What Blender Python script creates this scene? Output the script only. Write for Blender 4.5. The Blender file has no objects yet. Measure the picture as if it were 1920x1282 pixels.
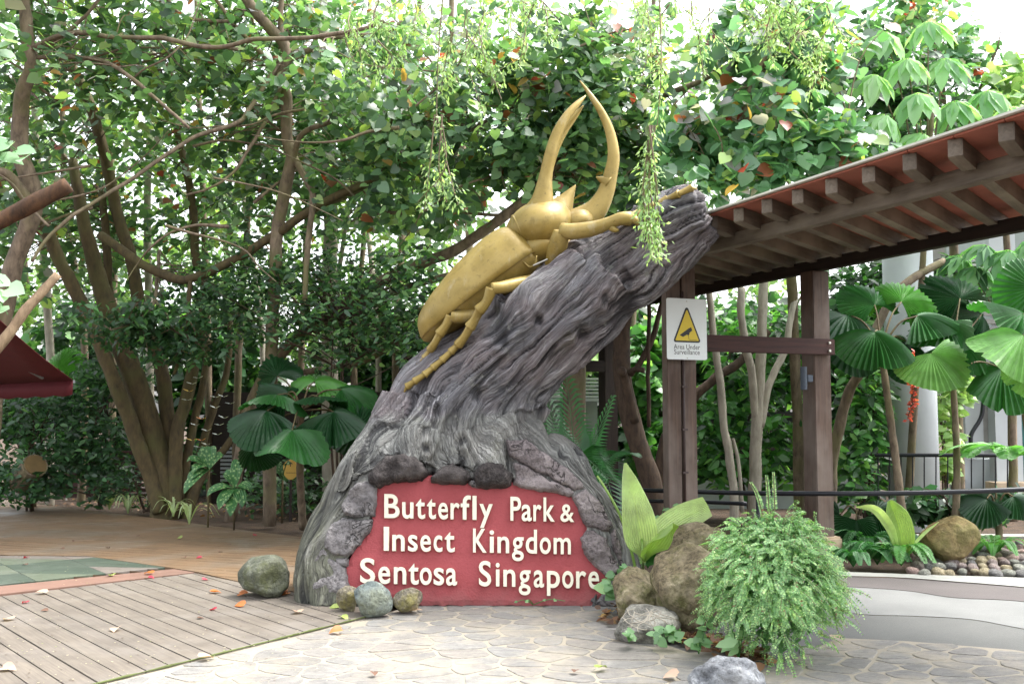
import bpy, bmesh, math, random
import numpy as np
from mathutils import Vector, Matrix, Euler
from mathutils.geometry import delaunay_2d_cdt
from mathutils.bvhtree import BVHTree
R = math.radians
random.seed(7); rng = np.random.default_rng(11)
scene = bpy.context.scene
COL = scene.collection

# ------------------------------------------------------------------ camera
CAMH, FPX, CX, CY, HOR = 1.5, 1866.7, 960.0, 641.0, 775.0
PITCH = math.atan((HOR - CY) / FPX)
cd = bpy.data.cameras.new('camera'); cam = bpy.data.objects.new('camera', cd); COL.objects.link(cam)
cam.location = (0, 0, CAMH); cam.rotation_euler = (math.pi/2 + PITCH, 0, 0)
cd.sensor_width = 36; cd.lens = 35; cd.clip_end = 500; cd.clip_start = 0.05
cd.dof.use_dof = True; cd.dof.focus_distance = 8.3; cd.dof.aperture_fstop = 4.0
scene.camera = cam
# ------------------------------------------------------------------ sky and sun
SUN_EL, SUN_AZ = R(62), R(75)      # azimuth clockwise from +Y
world = bpy.data.worlds.new('World'); scene.world = world; world.use_nodes = True
wn = world.node_tree; wn.nodes.clear()
sk = wn.nodes.new('ShaderNodeTexSky'); sk.sky_type = 'NISHITA'; sk.sun_disc = False
sk.sun_elevation = SUN_EL; sk.sun_rotation = SUN_AZ; sk.dust_density = 4.0; sk.air_density = 1.0; sk.ozone_density = 1.0
hs = wn.nodes.new('ShaderNodeHueSaturation'); hs.inputs['Saturation'].default_value = 0.22
bg = wn.nodes.new('ShaderNodeBackground'); bg.inputs['Strength'].default_value = 0.15
wo = wn.nodes.new('ShaderNodeOutputWorld')
wn.links.new(sk.outputs[0], hs.inputs['Color']); wn.links.new(hs.outputs[0], bg.inputs[0]); wn.links.new(bg.outputs[0], wo.inputs[0])
sd = bpy.data.lights.new('sun', 'SUN'); sd.energy = 1.15; sd.angle = R(20); sd.color = (1.0, 0.96, 0.9)
sun = bpy.data.objects.new('sun', sd); COL.objects.link(sun)
sdir = Vector((math.sin(SUN_AZ)*math.cos(SUN_EL), math.cos(SUN_AZ)*math.cos(SUN_EL), math.sin(SUN_EL)))
sun.rotation_euler = sdir.to_track_quat('Z', 'Y').to_euler()
vs = scene.view_settings; vs.view_transform = 'Standard'; vs.look = 'None'; vs.gamma = 1; vs.use_curve_mapping = False
vs.exposure = 2.3
scene.cycles.use_denoising = True; scene.cycles.max_bounces = 7; scene.cycles.transparent_max_bounces = 4
scene.cycles.sample_clamp_indirect = 6

# ------------------------------------------------------------------ geometry helpers
cp, sp = math.cos(PITCH), math.sin(PITCH)
def ray(px, py):
    u = (px - CX)/FPX; v = (CY - py)/FPX
    return np.array([u, cp - v*sp, sp + v*cp])
def P(px, py, Y):
    d = ray(px, py); return np.array([0, 0, CAMH]) + d*(Y/d[1])
def G(px, py, z=0.0):
    d = ray(px, py); return np.array([0, 0, CAMH]) + d*((z - CAMH)/d[2])
def PX(n, Y): return n*Y/FPX                       # pixels to metres at a depth
def lin(h):
    h = h.lstrip('#'); c = [int(h[i:i+2], 16)/255 for i in (0, 2, 4)]
    return tuple(x/12.92 if x <= .04045 else ((x+.055)/1.055)**2.4 for x in c)
def unit(v):
    v = np.asarray(v, float); return v/np.maximum(np.linalg.norm(v, axis=-1, keepdims=True), 1e-9)
_perm = np.random.default_rng(3).permutation(512)
_perm = np.concatenate([_perm, _perm, _perm])
_grad = unit(np.random.default_rng(4).normal(size=(512, 3)))
def perlin(p):
    p = np.asarray(p, float); i = np.floor(p).astype(int); f = p - i; i &= 511
    w = f*f*f*(f*(f*6 - 15) + 10); out = np.zeros(len(p))
    for dx in (0, 1):
        for dy in (0, 1):
            for dz in (0, 1):
                h = _perm[_perm[_perm[(i[:, 0]+dx) & 511] + ((i[:, 1]+dy) & 511)] + ((i[:, 2]+dz) & 511)]
                g = _grad[h]
                dot = g[:, 0]*(f[:, 0]-dx) + g[:, 1]*(f[:, 1]-dy) + g[:, 2]*(f[:, 2]-dz)
                out += dot*(w[:, 0] if dx else 1-w[:, 0])*(w[:, 1] if dy else 1-w[:, 1])*(w[:, 2] if dz else 1-w[:, 2])
    return out*1.5
def fbm(p, o=3):
    p = np.asarray(p, float); return sum(perlin(p*2**k + 17.3*k)/2**k for k in range(o))
def spline(pts, n):
    pts = np.asarray(pts, float); k = len(pts)
    if k == 2: return pts[0] + (pts[1]-pts[0])*np.linspace(0, 1, n)[:, None]
    a = np.vstack([2*pts[0]-pts[1], pts, 2*pts[-1]-pts[-2]])
    t = np.linspace(0, k-1, n); i = np.minimum(t.astype(int), k-2); f = (t - i)[:, None]
    p0, p1, p2, p3 = a[i], a[i+1], a[i+2], a[i+3]
    return .5*(2*p1 + (p2-p0)*f + (2*p0-5*p1+4*p2-p3)*f*f + (3*p1-p0-3*p2+p3)*f**3)
def tube(pts, rad, seg=10, flat=None, up0=(0, 1, 0)):
    """swept tube with closed ends; flat = ratio of the second radius"""
    pts = np.asarray(pts, float); n = len(pts); rad = np.broadcast_to(np.asarray(rad, float), (n,))
    T = unit(np.gradient(pts, axis=0)); V = []
    u = np.asarray(up0, float); u = u - T[0]*np.dot(u, T[0])
    if np.linalg.norm(u) < 1e-3: u = np.array([1., 0, 0]); u = u - T[0]*np.dot(u, T[0])
    th = np.linspace(0, 2*math.pi, seg, endpoint=False); fl = 1.0 if flat is None else flat
    fl = np.broadcast_to(np.asarray(fl, float), (n,))
    for i in range(n):
        u = u - T[i]*np.dot(u, T[i]); u = u/np.linalg.norm(u); b = np.cross(T[i], u)
        V.append(pts[i] + rad[i]*(np.cos(th)[:, None]*b + fl[i]*np.sin(th)[:, None]*u))
    V = np.vstack(V); F = []
    for i in range(n-1):
        for j in range(seg):
            k = (j+1) % seg
            F.append((i*seg+j, i*seg+k, (i+1)*seg+k, (i+1)*seg+j))
    F.append(tuple(range(seg-1, -1, -1))); F.append(tuple((n-1)*seg + j for j in range(seg)))
    return V, F
def merge(parts):
    V, F, o = [], [], 0
    for v, f in parts:
        V.append(v); F += [tuple(i+o for i in q) for q in f]; o += len(v)
    return np.vstack(V), F
def pymesh(name, V, F, smooth=False):
    me = bpy.data.meshes.new(name); me.from_pydata([tuple(v) for v in V], [], F)
    if smooth: me.polygons.foreach_set('use_smooth', [True]*len(me.polygons))
    me.update(); return me
def npmesh(name, V, F, smooth=False, col=None):
    F = np.asarray(F, np.int32); k = F.shape[1]; me = bpy.data.meshes.new(name)
    me.vertices.add(len(V)); me.vertices.foreach_set('co', np.ascontiguousarray(V, np.float32).ravel())
    me.loops.add(F.size); me.loops.foreach_set('vertex_index', F.ravel())
    me.polygons.add(len(F)); me.polygons.foreach_set('loop_start', np.arange(0, F.size, k, dtype=np.int32))
    if smooth: me.polygons.foreach_set('use_smooth', np.ones(len(F), bool))
    me.update(calc_edges=True)
    if col is not None:
        a = me.attributes.new('col', 'FLOAT_COLOR', 'POINT')
        a.data.foreach_set('color', np.column_stack([col, np.ones(len(col))]).astype(np.float32).ravel())
    return me
def box(sx, sy, sz, bev=0.0, c=(0, 0, 0)):
    bm = bmesh.new(); bmesh.ops.create_cube(bm, size=1)
    for v in bm.verts: v.co = Vector((v.co.x*sx + c[0], v.co.y*sy + c[1], v.co.z*sz + c[2]))
    if bev: bmesh.ops.bevel(bm, geom=bm.edges[:], offset=bev, segments=2, affect='EDGES')
    me = bpy.data.meshes.new('box'); bm.to_mesh(me); bm.free(); return me
# ------------------------------------------------------------------ object helpers
def tag(o, label=None, cat=None, group=None, kind=None):
    if label: o['label'] = label
    if cat: o['category'] = cat
    if group: o['group'] = group
    if kind: o['kind'] = kind
    return o
def thing(name, label, cat, loc=(0, 0, 0), group=None):
    o = bpy.data.objects.new(name, None); COL.objects.link(o); o.location = Vector(loc); o.empty_display_size = .1
    return tag(o, label, cat, group)
def obj(name, me, mat, parent=None, M=None):
    o = bpy.data.objects.new(name, me); COL.objects.link(o)
    if mat is not None and len(me.materials) == 0: me.materials.append(mat)
    if M is not None: o.matrix_basis = M
    if parent is not None:                                  # every object's own matrix is its world matrix
        o.parent = parent; o.matrix_parent_inverse = parent.matrix_basis.inverted()
    return o
def shared(name, me, parent, M): return obj(name, me, None, parent, M)
def frameM(o, x, y, z):
    m = Matrix.Identity(4)
    for i in range(3):
        m[i][0], m[i][1], m[i][2], m[i][3] = x[i], y[i], z[i], o[i]
    return m
# ------------------------------------------------------------------ materials
class NT:
    def __init__(s, name):
        s.m = bpy.data.materials.new(name); s.m.use_nodes = True; s.t = s.m.node_tree
        s.b = s.t.nodes['Principled BSDF']; s.out = s.t.nodes['Material Output']
    def n(s, typ, **kw):
        nd = s.t.nodes.new('ShaderNode'+typ)
        for k, v in kw.items():
            if k.startswith('i_'): nd.inputs[k[2:].replace('_', ' ')].default_value = v
            else: setattr(nd, k, v)
        return nd
    def l(s, a, b): s.t.links.new(a, b)
    def coord(s, kind='Object', scale=(1, 1, 1), attr=None):
        if attr: c = s.n('Attribute', attribute_name=attr).outputs['Vector']
        else: c = s.n('TexCoord').outputs[kind]
        mp = s.n('Mapping'); mp.inputs['Scale'].default_value = scale; s.l(c, mp.inputs[0]); return mp.outputs[0]
    def noise(s, vec, scale, detail=4, rough=.55, dist=0.0):
        nd = s.n('TexNoise'); nd.inputs['Scale'].default_value = scale; nd.inputs['Detail'].default_value = detail
        nd.inputs['Roughness'].default_value = rough; nd.inputs['Distortion'].default_value = dist; s.l(vec, nd.inputs['Vector']); return nd.outputs['Fac']
    def ramp(s, fac, stops):
        r = s.n('ValToRGB'); e = r.color_ramp.elements
        while len(e) < len(stops): e.new(.5)
        for k, (p, c) in enumerate(stops):
            e[k].position = p; c = lin(c) if isinstance(c, str) else c; e[k].color = (*c, 1)
        s.l(fac, r.inputs[0]); return r.outputs[0]
    def mix(s, fac, a, b, mode='MIX'):
        m = s.n('MixRGB', blend_type=mode)
        for k, v in ((0, fac), (1, a), (2, b)):
            if hasattr(v, 'is_linked'): s.l(v, m.inputs[k])
            else: m.inputs[k].default_value = v if k == 0 else ((*v, 1) if len(v) == 3 else v)
        return m.outputs[0]
    def math(s, op, a, b=0.0):
        m = s.n('Math', operation=op)
        for k, v in ((0, a), (1, b)):
            if hasattr(v, 'is_linked'): s.l(v, m.inputs[k])
            else: m.inputs[k].default_value = v
        return m.outputs[0]
    def bump(s, h, strength=.4, dist=.02, prev=None):
        b = s.n('Bump'); b.inputs['Strength'].default_value = strength; b.inputs['Distance'].default_value = dist
        s.l(h, b.inputs['Height'])
        if prev is not None: s.l(prev, b.inputs['Normal'])
        s.l(b.outputs[0], s.b.inputs['Normal']); return b.outputs[0]
    def set(s, color=None, rough=None, metal=None, spec=None):
        for k, v in (('Base Color', color), ('Roughness', rough), ('Metallic', metal), ('Specular IOR Level', spec)):
            if v is None: continue
            if hasattr(v, 'is_linked'): s.l(v, s.b.inputs[k])
            else: s.b.inputs[k].default_value = ((*v, 1) if isinstance(v, tuple) and len(v) == 3 else v)
        return s.m
def leafmat(name, color=None, trans=.35, rough=.38, spec=.9):
    t = NT(name)
    if color is None: c = t.n('Attribute', attribute_name='col').outputs['Color']
    else:
        f = t.noise(t.coord('Object'), 6, 3)
        a = lin(color); c = t.ramp(f, [(.3, tuple(x*.75 for x in a)), (.7, tuple(min(1, x*1.25) for x in a))])
    t.set(color=c, rough=rough, spec=spec)
    tr = t.n('BsdfTranslucent'); ms = t.n('MixShader'); ms.inputs[0].default_value = trans
    tc = t.mix(1.0, c, (1.5, 1.55, .75), 'MULTIPLY'); t.l(tc, tr.inputs['Color'])
    t.l(t.b.outputs[0], ms.inputs[1]); t.l(tr.outputs[0], ms.inputs[2]); t.l(ms.outputs[0], t.out.inputs['Surface'])
    return t.m
def plain(name, c, rough=.6, metal=0.0, var=.15, scale=9, bump=.15):
    t = NT(name); v = t.coord('Object'); f = t.noise(v, scale, 5); a = lin(c) if isinstance(c, str) else c
    t.set(color=t.ramp(f, [(.3, tuple(x*(1-var) for x in a)), (.7, tuple(min(1, x*(1+var)) for x in a))]), rough=rough, metal=metal)
    if bump: t.bump(t.noise(v, scale*5, 4), bump, .01)
    return t.m
def woodmat(name, dark, light, grey=None, sc=1.0, streak=True):
    t = NT(name); v = t.coord('Object', (1.2*sc, 22*sc, 22*sc)); f = t.noise(v, 1.6, 6, .65, .4)
    c = t.ramp(f, [(.3, dark), (.72, light)])
    g = t.noise(t.coord('Object', (1.5, 2.5, 2.5)), 1.1, 4)
    if grey: c = t.mix(t.ramp(g, [(.42, (0, 0, 0)), (.68, (1, 1, 1))]), c, lin(grey))
    oi = t.n('ObjectInfo').outputs['Random']
    c = t.mix(t.math('MULTIPLY', oi, .35), c, tuple(x*.55 for x in lin(dark)))
    t.set(color=c, rough=.75); t.bump(f, .35, .006); return t.m
def barkmat(name, dark, light, moss=None):
    t = NT(name); v = t.coord('Object', (1, 1, .35)); f = t.noise(v, 14, 6, .65, .3)
    c = t.ramp(f, [(.3, dark), (.7, light)])
    if moss: c = t.mix(t.ramp(t.noise(t.coord('Object'), 2.3, 5), [(.48, (0, 0, 0)), (.66, (.8, .8, .8))]), c, lin(moss))
    t.set(color=c, rough=.85); t.bump(f, .6, .02); return t.m
# ================================================================== GROUND
def clip_poly(poly, a, n):
    """keep the side where (p-a).n >= 0"""
    out = []
    for i in range(len(poly)):
        p, q = poly[i], poly[(i+1) % len(poly)]
        dp, dq = np.dot(p-a, n), np.dot(q-a, n)
        if dp >= 0: out.append(p)
        if (dp < 0) != (dq < 0): out.append(p + (q-p)*(dp/(dp-dq)))
    return out
def area2(poly):
    x = np.array(poly); return .5*abs(np.dot(x[:, 0], np.roll(x[:, 1], 1)) - np.dot(x[:, 1], np.roll(x[:, 0], 1)))
def ccw(poly):
    x = np.array(poly); s = np.dot(x[:, 0], np.roll(x[:, 1], -1)) - np.dot(x[:, 1], np.roll(x[:, 0], -1))
    return poly if s > 0 else poly[::-1]
def slab(poly, z0, z1, bev=.006, tilt=0.0, chop=False):
    """flat stone, plank or tile with a worn top edge"""
    poly = ccw([np.asarray(p[:2], float) for p in poly]); c = np.mean(poly, axis=0); n = len(poly)
    r = [p + (c-p)*min(.4, bev/max(np.linalg.norm(p-c), 1e-3)) for p in poly]
    tx, ty = (random.uniform(-tilt, tilt), random.uniform(-tilt, tilt))
    up = lambda p, z: (p[0], p[1], z + (p[0]-c[0])*tx + (p[1]-c[1])*ty)
    V = [up(p, z0) for p in poly] + [up(p, z1-bev) for p in poly] + [up(p, z1) for p in r]; F = []
    for k in (0, 1):
        for i in range(n):
            j = (i+1) % n; F.append((k*n+i, k*n+j, (k+1)*n+j, (k+1)*n+i))
    F.append(tuple(2*n+i for i in range(n)))
    return V, F
def g2(px, py): return G(px, py)[:2]
# soil sheet out to the horizon
t = NT('soil'); v = t.coord('Object'); f = t.noise(v, 5, 7, .7); f2 = t.noise(v, 40, 3)
t.set(color=t.ramp(f, [(.3, '#2e241b'), (.55, '#4b3a2b'), (.75, '#6a5440')]), rough=.95); t.bump(t.math('ADD', f, f2), .8, .04)
SOIL = t.m
bm = bmesh.new(); bmesh.ops.create_grid(bm, x_segments=40, y_segments=40, size=150)
for q in bm.verts: q.co.z = -.06
me = bpy.data.meshes.new('ground'); bm.to_mesh(me); bm.free(); tag(obj('ground', me, SOIL), kind='structure')

def pathmat(name, a, b, spot=.35):
    t = NT(name); v = t.coord('Object'); f = t.noise(v, 260, 2, .6); g = t.noise(v, 1.6, 4)
    vo = t.n('TexVoronoi'); vo.inputs['Scale'].default_value = 170; t.l(v, vo.inputs['Vector'])
    c = t.ramp(f, [(.35, a), (.65, b)]); c = t.mix(spot, c, t.ramp(vo.outputs['Color'], [(.2, a), (.9, b)]))
    c = t.mix(t.ramp(g, [(.4, (0, 0, 0)), (.75, (.4, .4, .4))]), c, tuple(x*.6 for x in lin(a)))
    t.set(color=c, rough=.85); t.bump(vo.outputs['Distance'], .4, .004); return t.m
AGG_L = pathmat('pale_aggregate', '#686a69', '#7b7c7a'); AGG_D = pathmat('grey_aggregate', '#565755', '#676865')
AGG_B = pathmat('brown_aggregate', '#4c4746', '#5c5655'); AGG_W = plain('white_border_paving', '#8d8e89', .8)
def sheet(name, pts, z, mat):
    V = [(*g2(*p), z) for p in pts]
    bm = bmesh.new(); vs_ = [bm.verts.new(q) for q in V]; f = bm.faces.new(vs_)
    if f.normal.z < 0 or True: bm.normal_update()
    if f.normal.z < 0: f.normal_flip()
    bmesh.ops.triangulate(bm, faces=bm.faces[:]); me = bpy.data.meshes.new(name); bm.to_mesh(me); bm.free()
    return tag(obj(name, me, mat), kind='structure')
def wavy(pts, n=24): return [tuple(p) for p in spline(np.array(pts, float), n)]
edge1 = wavy([(1500, 1118), (1600, 1143), (1720, 1148), (1820, 1154), (1900, 1168), (2100, 1205)])
edge2 = wavy([(1450, 1088), (1580, 1094), (1700, 1102), (1790, 1115), (1920, 1122), (2150, 1150)])
edge3 = wavy([(1560, 1076), (1680, 1079), (1780, 1086), (1920, 1097), (2150, 1118)])
edge4 = wavy([(1560, 1068), (1700, 1073), (1800, 1076), (1920, 1080), (2150, 1090)])
sheet('path_grey', [(1080, 1110)] + edge1 + [(2300, 1205), (2300, 1420), (1500, 1420), (1150, 1190)], -.028, AGG_D)
sheet('path_pale', edge2 + edge1[::-1], -.024, AGG_L)
sheet('path_brown', edge3 + edge2[::-1], -.020, AGG_B)
sheet('path_white_border', edge4 + edge3[::-1], -.012, AGG_W)
# mortar bed and crazy paving
MORT = pathmat('mortar', '#888173', '#9a9384', .5)
deck_a, deck_b = g2(168, 1282), g2(720, 1146)
pave_px = [(-60, 1420), (168, 1282), (720, 1146), (800, 1122), (1130, 1130), (1180, 1180), (1330, 1230), (1440, 1252), (1570, 1190), (1700, 1196), (1900, 1212), (2200, 1260), (2300, 1420)]
sheet('paving_mortar', pave_px, -.018, MORT)
pave = [g2(*p) for p in pave_px]
def inside(p, poly):
    c = False
    for i in range(len(poly)):
        a, b = poly[i], poly[i-1]
        if (a[1] > p[1]) != (b[1] > p[1]) and p[0] < (b[0]-a[0])*(p[1]-a[1])/(b[1]-a[1]) + a[0]: c = not c
    return c
def stonemat(name, a, b, c):
    t = NT(name); v = t.coord('Object', (1, 1, 1)); oi = t.n('ObjectInfo').outputs['Random']
    mp = t.n('Mapping'); t.l(v, mp.inputs[0]); mp.inputs['Scale'].default_value = (1, 3.2, 1)
    cv = t.n('CombineXYZ'); t.l(t.math('MULTIPLY', oi, 40), cv.inputs[0]); t.l(t.math('MULTIPLY', oi, 3.1), cv.inputs[2])
    t.l(cv.outputs[0], mp.inputs['Location']); t.l(oi, mp.inputs['Rotation'])
    f = t.noise(mp.outputs[0], 7, 7, .68, .8)
    col = t.ramp(f, [(.28, a), (.5, b), (.72, c)])
    col = t.mix(t.math('MULTIPLY', oi, .45), col, lin('#7a7066')); oi2 = t.math('FRACT', t.math('MULTIPLY', oi, 7.31))
    col = t.mix(t.math('MULTIPLY', oi2, .4), col, lin('#63676b'))
    gp = t.n('NewGeometry').outputs['Position']; fl_ = t.noise(mp.outputs[0], 30, 4, .7)
    col = t.mix(t.ramp(fl_, [(.4, (.5, .5, .5)), (.55, (0, 0, 0))]), col, lin('#5f5e5a'))
    col = t.mix(t.ramp(t.noise(gp, 2.2, 7, .7), [(.47, (0, 0, 0)), (.66, (.75, .75, .75))]), col, lin('#9a9282')); col = t.mix(t.ramp(t.noise(gp, .9, 4, .6), [(.5, (0, 0, 0)), (.75, (.5, .5, .5))]), col, lin('#55544f'))
    t.set(color=col, rough=.82); t.bump(t.math('ADD', f, t.math('MULTIPLY', fl_, .4)), .9, .02); return t.m
SLATE = stonemat('slate_paving', '#6d6b67', '#868480', '#a09c94')
stone_root = thing('stone_paving', None, None); stone_root['kind'] = 'structure'
seeds = []
cand = np.column_stack([rng.uniform(-4.2, 5.6, 9000), rng.uniform(4.7, 8.5, 9000)]); need_ = rng.choice([.75, 1.0, 1.45], 9000, p=[.4, .4, .2]); S = np.zeros((0, 2)); SR = np.zeros(0)
for q, r_ in zip(cand, need_):
    if len(S) and (np.hypot((S[:, 0]-q[0])/.29, (S[:, 1]-q[1] + .25*(S[:, 0]-q[0])*math.sin(q[0]*2.1))/.155) < (SR + r_)/2).any(): continue
    S = np.vstack([S, q]); SR = np.append(SR, r_)
for s in S:
    if not inside(s, pave): continue
    poly = [s + np.array(q) for q in ((-.9, -.5), (.9, -.5), (.9, .5), (-.9, .5))]
    dd = np.abs(S - s); near = S[(dd[:, 0] < 1.9) & (dd[:, 1] < 1.1)]
    for q in near:
        if np.allclose(q, s): continue
        m = (s+q)/2; n = (s-q)/np.linalg.norm(s-q); poly = clip_poly(poly, m + n*random.uniform(.006, .017), n)
        if len(poly) < 3: break
    # keep clear of the deck edge
    dv = deck_b - deck_a; nn = np.array([dv[1], -dv[0]])/np.linalg.norm(dv)
    poly = clip_poly(poly, deck_a + nn*.03, nn) if len(poly) > 2 else poly
    if len(poly) < 3 or area2(poly) < .008: continue
    # round the corners by cutting them once
    q = []
    for i in range(len(poly)):
        a, b, c = poly[i-1], poly[i], poly[(i+1) % len(poly)]
        q += [b + (a-b)*.2*random.uniform(.6, 1.3), b + (c-b)*.2*random.uniform(.6, 1.3)]
    obj('paving_stone', pymesh('paving_stone', *slab(q, -.03, random.uniform(-.0155, -.0115), .003, .004)), SLATE, stone_root)
# timber deck: grey boards, salmon band, chequer of painted boards, tan boards
def deckmat(name, a, b, c, wash):
    t = NT(name); v = t.coord('Object', (.5, 9, 1)); oi = t.n('ObjectInfo').outputs['Random']
    gm = t.n('NewGeometry').outputs['Position']
    mp = t.n('Mapping'); t.l(v, mp.inputs[0]); cv = t.n('CombineXYZ'); t.l(t.math('MULTIPLY', oi, 30), cv.inputs[0]); t.l(cv.outputs[0], mp.inputs['Location'])
    f = t.noise(mp.outputs[0], 5, 6, .65); col = t.ramp(f, [(.3, a), (.52, b), (.74, c)])
    g = t.noise(gm, 1.15, 5, .6, .5); col = t.mix(t.ramp(g, [(.45, (0, 0, 0)), (.7, (.75, .75, .75))]), col, lin(wash))
    h = t.noise(gm, 2.6, 5, .65); col = t.mix(t.ramp(h, [(.5, (0, 0, 0)), (.75, (.45, .45, .45))]), col, tuple(x*.5 for x in lin(a)))
    col = t.mix(t.math('MULTIPLY', oi, .22), col, tuple(x*.7 for x in lin(a)))
    t.set(color=col, rough=t.ramp(g, [(.4, (.75,)*3), (.65, (.5,)*3)])); t.bump(f, .3, .005); return t.m
DK_GREY = deckmat('grey_deck_boards', '#564f48', '#6a6258', '#7b7266', '#807a74')
DK_TAN = deckmat('tan_deck_boards', '#55432f', '#70583e', '#82684b', '#796f63')
DK_SALM = deckmat('salmon_deck_band', '#6a5145', '#785b4e', '#836659', '#7b6459')
GREENS = [deckmat('green_tile_%d' % i, *c) for i, c in enumerate([('#2f3c31', '#3a473a', '#465245', '#555d54'), ('#464f40', '#525b4a', '#5e6754', '#686d64'), ('#5f5954', '#6d655d', '#776f68', '#7d7772')])]
deck = thing('timber_deck', None, None); deck['kind'] = 'structure'
pd = unit(np.array([-.655, .756])); pn = np.array([pd[1], -pd[0]])        # board direction, across
def boards(name, poly_px, d, pitch, mat, gap, z=0.0, cut=None, limit=300):
    poly = [g2(*p) for p in poly_px]; n = np.array([d[1], -d[0]]); pr = [np.dot(p, n) for p in poly]; k0 = math.floor(min(pr)/pitch); cnt = 0
    for k in range(k0, math.ceil(max(pr)/pitch)):
        q = ccw(poly); q = clip_poly(q, n*(k*pitch + gap/2), n)
        if len(q) > 2: q = clip_poly(q, n*((k+1)*pitch - gap/2), -n)
        if len(q) < 3 or area2(q) < .01: continue
        V, F = slab(q, z-.04, z + random.uniform(-.0015, .0015), .004)
        c = np.mean(np.array(V), axis=0); M = frameM((c[0], c[1], 0), (d[0], d[1], 0), (-d[1], d[0], 0), (0, 0, 1)); Mi = M.inverted()
        V = [tuple(Mi @ Vector(w)) for w in V]
        obj(name, pymesh(name, V, F), mat, deck, M)
# the deck's grey part, split convex
boards('grey_board', [(-220, 1420), (-220, 1141), (0, 1117), (365, 1074), (452, 1092), (560, 1112), (716, 1147), (168, 1282), (-300, 1397)], pd, .152, DK_GREY, .011)
boards('salmon_board', [(-300, 1147), (-300, 1128), (326, 1066), (365, 1072.5)], pn, 10, DK_SALM, .004)
tan_dir = unit(np.array([.945, -.325]))
boards('tan_board', [(-500, 1090), (-700, 948), (0, 936), (300, 972), (470, 995), (600, 1010), (700, 1050), (560, 1110), (452, 1090.5), (367, 1071), (326, 1064.5), (160, 1041), (-60, 1039)], tan_dir, .15, DK_TAN, .008)
# painted lozenges between the salmon band and the tan boards
A, B, C = g2(326, 1064.5), g2(-300, 1126), g2(160, 1041.5)
ed, cn = unit(B-A), None; nrm = np.array([-ed[1], ed[0]]); nrm = nrm if np.dot(C-A, nrm) > 0 else -nrm
region = [g2(*p) for p in ((322, 1064.5), (165, 1042.5), (-58, 1041), (-400, 1075), (-400, 1137), (-295, 1126))]
for i in range(-1, 10):
    for j in range(-1, 6):
        c0 = A + ed*(i*.62) + nrm*(j*.62); q = [c0, c0 + ed*.615, c0 + ed*.615 + nrm*.615, c0 + nrm*.615]
        for tri in ([q[0], q[1], q[2]], [q[0], q[2], q[3]]):
            r = ccw([A + ed*.0, *tri][1:])
            reg = ccw(region)
            for a, b in zip(reg, reg[1:] + reg[:1]):
                e = b-a; r = clip_poly(r, a, np.array([-e[1], e[0]])) if len(r) > 2 else r
            if len(r) > 2 and area2(r) > .005:
                obj('painted_tile', pymesh('painted_tile', *slab(r, -.04, 0, .003)), GREENS[random.choice((0, 0, 0, 1, 2))], deck)
sheet('deck_underlay', [(-700, 1420), (-700, 948), (0, 936), (470, 995), (600, 1010), (700, 1060), (720, 1146), (168, 1284), (-60, 1420)], -.03, SOIL)

# ================================================================== SCULPTURE
Y0 = 8.6
def pl(pts): return np.array([P(a, b, y) for a, b, y in pts])
sign_p0, sign_p1 = G(900, 1132), P(900, 900, 8.16)
sv = unit(sign_p1 - sign_p0); sn = unit(np.cross(np.array([1., 0, 0]), sv)); sn = sn if sn[1] < 0 else -sn
def onplane(px, py, off=0.0):
    d = ray(px, py); o = np.array([0, 0, CAMH]); a = sign_p0 + sn*off
    return o + d*(np.dot(a-o, sn)/np.dot(d, sn))
z2 = lambda pts: [(520 + .39*x, 680 + .39*y) for x, y in pts]
PANEL = z2([(480, 590), (560, 560), (690, 552), (735, 540), (800, 560), (900, 570), (1000, 580), (1120, 570), (1200, 590), (1400, 620), (1450, 680), (1490, 770), (1480, 850), (1500, 920), (1550, 980), (1600, 1020), (1580, 1100), (1510, 1170), (1100, 1165), (700, 1165), (320, 1110), (320, 1000), (360, 920), (420, 840), (450, 750), (455, 680)])
spine_px = [(866, 1150, 8.85, 318, .44), (866, 1060, 8.85, 306, .44), (868, 980, 8.82, 282, .46), (868, 900, 8.80, 226, .52), (856, 840, 8.78, 174, .64), (860, 780, 8.74, 136, .80), (884, 735, 8.72, 120, .85),
            (925, 692, 8.70, 96, .92), (978, 646, 8.66, 88, .95), (1040, 590, 8.60, 86, .95), (1114, 524, 8.52, 82, .95), (1184, 474, 8.42, 74, .95), (1245, 436, 8.34, 68, .95), (1300, 408, 8.27, 66, .95), (1326, 396, 8.24, 52, .95)]
sp3 = pl([(a, b, y) for a, b, y, _, _ in spine_px]); NS = 160
SPN = spline(sp3, NS); SPR = np.interp(np.linspace(0, 1, NS), np.linspace(0, 1, len(spine_px)), [PX(r, y) for _, _, y, r, _ in spine_px])
SPF = np.interp(np.linspace(0, 1, NS), np.linspace(0, 1, len(spine_px)), [q[4] for q in spine_px])
pieces = [tube(SPN, SPR, 40, SPF)]
def strand(pts, rad, seg=14, n=40, flat=None):
    c = spline(pl(pts), n); r = np.interp(np.linspace(0, 1, n), np.linspace(0, 1, len(rad)), rad)*PX(1, Y0)
    return tube(c, r, seg, flat)
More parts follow.
